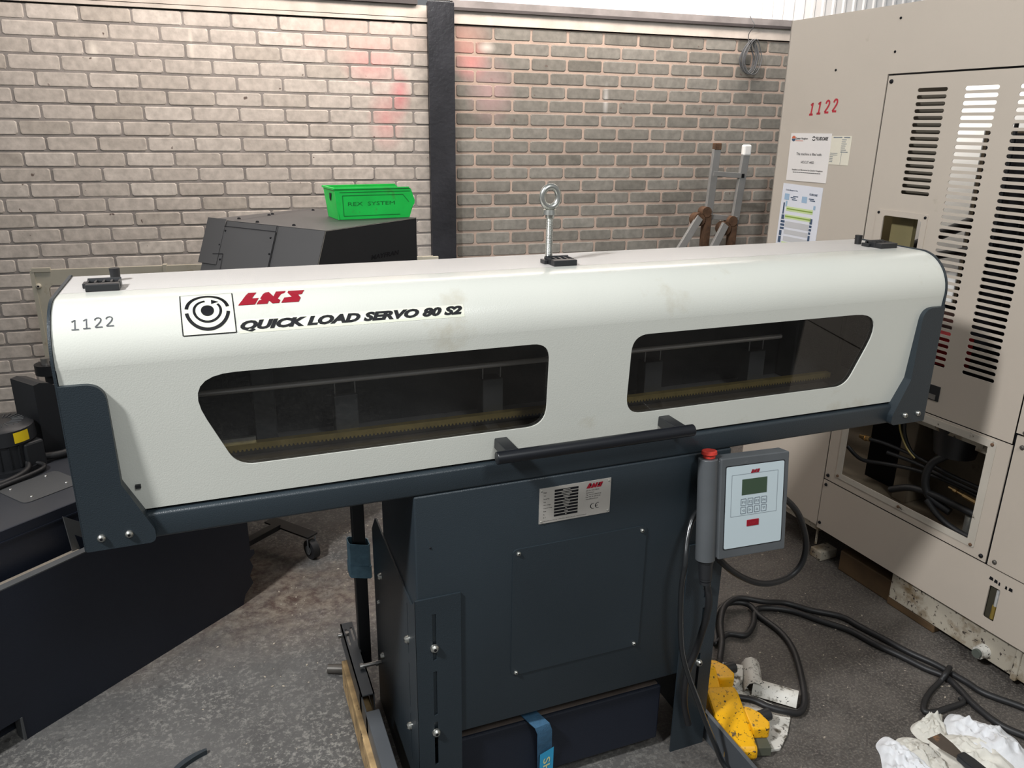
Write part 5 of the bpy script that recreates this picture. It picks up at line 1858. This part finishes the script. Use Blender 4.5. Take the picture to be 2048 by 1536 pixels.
cable([(1.128, -0.035, 0.028), (1.095, -0.05, 0.027), (1.076, -0.053, 0.010), (1.023, -0.071, 0.009), (0.976, -0.094, 0.009), (0.943, -0.121, 0.009), (0.965, -0.133, 0.009), (1.01, -0.134, 0.009), (1.062, -0.134, 0.009), (1.072, -0.120, 0.010)], 0.0075,
      'short black cable tail bent in a triangle above the white rags')
for (x, y, z, a) in ((1.063, 0.068, 0.012, 70), (1.02, 0.19, 0.012, 65), (1.118, -0.045, 0.02, 60)):
    pass

# bent rubber band on the floor at the very front
m = MB()
P = arc(-0.765, 0.285, 0.10, 0.095, 95, 178, 14)
n = len(P)
A, B = [], []
for i, (x, y) in enumerate(P):
    w_ = 0.006 + 0.008 * math.sin(PI * min(1, (i + 0.6) / (n * 0.8)))
    dx, dy = (x + 0.765), (y - 0.285)
    l_ = math.hypot(dx, dy)
    A.append((x, y))
    B.append((x - dx / l_ * w_, y - dy / l_ * w_))
m.prism(A + B[::-1], 'z', 0.0, 0.012)
tag(m.build('rubber_band', NAVY), 'dark curved rubber strip lying on the floor at the bottom edge', 'strip')


# ------------------------------------------------------------------ rags and scraper
def rag(name, outline, h, seed, mat, label, ridge=38.0, base=0.0):
    """crumpled cloth: outline filled with a fine grid, folds raised by ridged waves"""
    rng = random.Random(seed)
    cx = sum(p[0] for p in outline) / len(outline)
    cy = sum(p[1] for p in outline) / len(outline)
    waves = [(rng.uniform(0, 2 * PI), rng.choice((0.6, 1.0, 1.5, 2.4, 3.4)) * ridge, rng.uniform(0, 6.28), 0) for _ in range(9)]
    waves = [(a, k, p, min(1.0, 1.3 * (ridge / k) ** 0.75)) for a, k, p, _ in waves]
    O = []
    N = len(outline)
    for i in range(N):
        p0, p1, p2, p3 = [Vector(outline[(i + k) % N]) for k in (-1, 0, 1, 2)]
        for k in range(6):
            t = k / 6
            O.append(0.5 * ((2 * p1) + (p2 - p0) * t + (2 * p0 - 5 * p1 + 4 * p2 - p3) * t * t + (3 * p1 - p0 - 3 * p2 + p3) * t ** 3))
    M = len(O)
    bm = bmesh.new()
    RN = 26

    def height(x, y, f):
        s = 0
        for a, k, ph, am in waves:
            u = (x * math.cos(a) + y * math.sin(a)) * k + 1.3 * math.sin((x * math.sin(a) - y * math.cos(a)) * k * 0.6 + ph)
            s += am * (1 - abs(math.sin(u + ph))) ** 1.6
        s /= sum(w[3] for w in waves)
        env = (1 - f ** 3)
        return base * 1.0 + h * (0.15 + 2.0 * s) * env + 0.004 * (1 - f)
    c = bm.verts.new((cx, cy, height(cx, cy, 0)))
    rings = []
    for r in range(1, RN + 1):
        f = r / RN
        rings.append([bm.verts.new((cx + (p.x - cx) * f, cy + (p.y - cy) * f, height(cx + (p.x - cx) * f, cy + (p.y - cy) * f, f))) for p in O])
    for i in range(M):
        bm.faces.new((c, rings[0][i], rings[0][(i + 1) % M]))
        for r in range(RN - 1):
            bm.faces.new((rings[r][i], rings[r + 1][i], rings[r + 1][(i + 1) % M], rings[r][(i + 1) % M]))
    lo = [bm.verts.new((v.co.x * 1.0, v.co.y, max(0.0005, base * 0.6))) for v in rings[-1]]
    for i in range(M):
        bm.faces.new((rings[-1][i], lo[i], lo[(i + 1) % M], rings[-1][(i + 1) % M]))
    bm.faces.new(lo[::-1])
    m = MB()
    m.bm.free()
    m.bm = bm
    o = m.build(name, mat, smooth=70)
    return tag(o, label, 'rag', 'rags on the floor')


rag('cotton_rag', [(0.745, -0.160), (0.790, -0.148), (0.802, -0.182), (0.800, -0.225), (0.815, -0.30), (0.80, -0.36), (0.70, -0.36), (0.665, -0.27), (0.70, -0.225), (0.728, -0.19)], 0.030, 11, RAG, 'bluish-white crumpled rag at the left of the heap', 45)
rag('cotton_rag', [(0.805, -0.165), (0.845, -0.172), (0.86, -0.20), (0.862, -0.27), (0.83, -0.36), (0.78, -0.36), (0.785, -0.27), (0.79, -0.20)], 0.030, 23, RAG_DIRTY, 'narrow white rag with dark smudges lying between the left rag and the scraper', 60)
rag('cotton_rag', [(0.862, -0.158), (0.885, -0.140), (0.925, -0.138), (0.985, -0.138), (0.965, -0.160), (0.94, -0.195), (0.90, -0.215), (0.862, -0.195)], 0.030, 37, RAG_DIRTY, 'grey-smudged rag with a pointed corner at the top of the heap', 70)
rag('cotton_rag', [(0.962, -0.165), (1.006, -0.146), (1.03, -0.165), (1.055, -0.205), (1.075, -0.225), (1.085, -0.262), (1.075, -0.292), (1.05, -0.36), (0.93, -0.36), (0.93, -0.25), (0.94, -0.20)], 0.034, 41, RAG, 'large white rag with folded seams at the right of the heap', 36)
rag('cotton_rag', [(0.868, -0.205), (0.93, -0.198), (0.985, -0.225), (1.0, -0.27), (0.98, -0.37), (0.90, -0.40), (0.80, -0.38), (0.83, -0.28)], 0.040, 59, RAG_CREAM, 'smooth cream cloth on which the scraper rests', 26, 0.004)
sc_ = thing('scraper', 'brown-stained steel scraper with a black handle lying on the cream cloth', 'tool', (0.84, -0.30, 0.068))
a_ = Vector((0.822, -0.244, 0.074))
d_ = Vector((0.05, -1.0, 0)).normalized()
XS = Matrix(((d_.x, -d_.y, 0, a_.x), (d_.y, d_.x, 0, a_.y), (0, 0, 1, a_.z), (0, 0, 0, 1)))
m = MB(XS)
m.prism([(0.0, -0.022), (0.0, 0.022), (0.035, 0.020), (0.072, 0.011), (0.072, -0.011), (0.035, -0.020)], 'z', 0.0, 0.0012)
m.build('blade', SCRAPER_STEEL, sc_)
m = MB(XS)
m.prism(round_poly([(0.066, -0.012), (0.066, 0.012), (0.09, 0.015), (0.17, 0.013), (0.17, -0.013), (0.09, -0.015)], 0.005), 'z', -0.005, 0.011)
m.build('handle', BLACK_PLASTIC, sc_, bevel=0.003)

# ------------------------------------------------------------------ grit scattered over the floor
rng = random.Random(99)
m = MB()
spots = []
for _ in range(300):
    spots.append((rng.uniform(0.38, 1.15), rng.uniform(-0.35, 0.75)))
for _ in range(260):
    spots.append((rng.gauss(-0.30, 0.14), rng.gauss(1.15, 0.22)))
for _ in range(60):
    spots.append((rng.uniform(-0.8, -0.45), rng.uniform(0.2, 1.1)))
for x, y in spots:
    tl_ = (x + 1.177) * 0.79 + (y - 0.573) * 0.613
    wl_ = -(x + 1.177) * 0.613 + (y - 0.573) * 0.79
    if (tl_ < 1.1 and wl_ > -0.03) or (0.36 < x < 0.62 and -0.12 < y < 0.23) or (x > 1.12 and y > -0.2) or abs(x + 0.41) < 0.05 or (x > 0.64 and y < -0.1):
        continue
    r_ = rng.choice((0.0008, 0.0010, 0.0012, 0.0015, 0.0019, 0.0030))
    a = rng.uniform(0, PI)
    P = [(x + r_ * math.cos(a + k * 2 * PI / 4) * (1.5 if k % 2 else 0.8), y + r_ * math.sin(a + k * 2 * PI / 4) * (1.5 if k % 2 else 0.8)) for k in range(4)]
    m.prism(P, 'z', 0.0, r_ * 0.6)
tag(m.build('floor_grit', CHIP), 'pale grit and swarf chips scattered over the concrete floor', 'debris', kind='stuff')
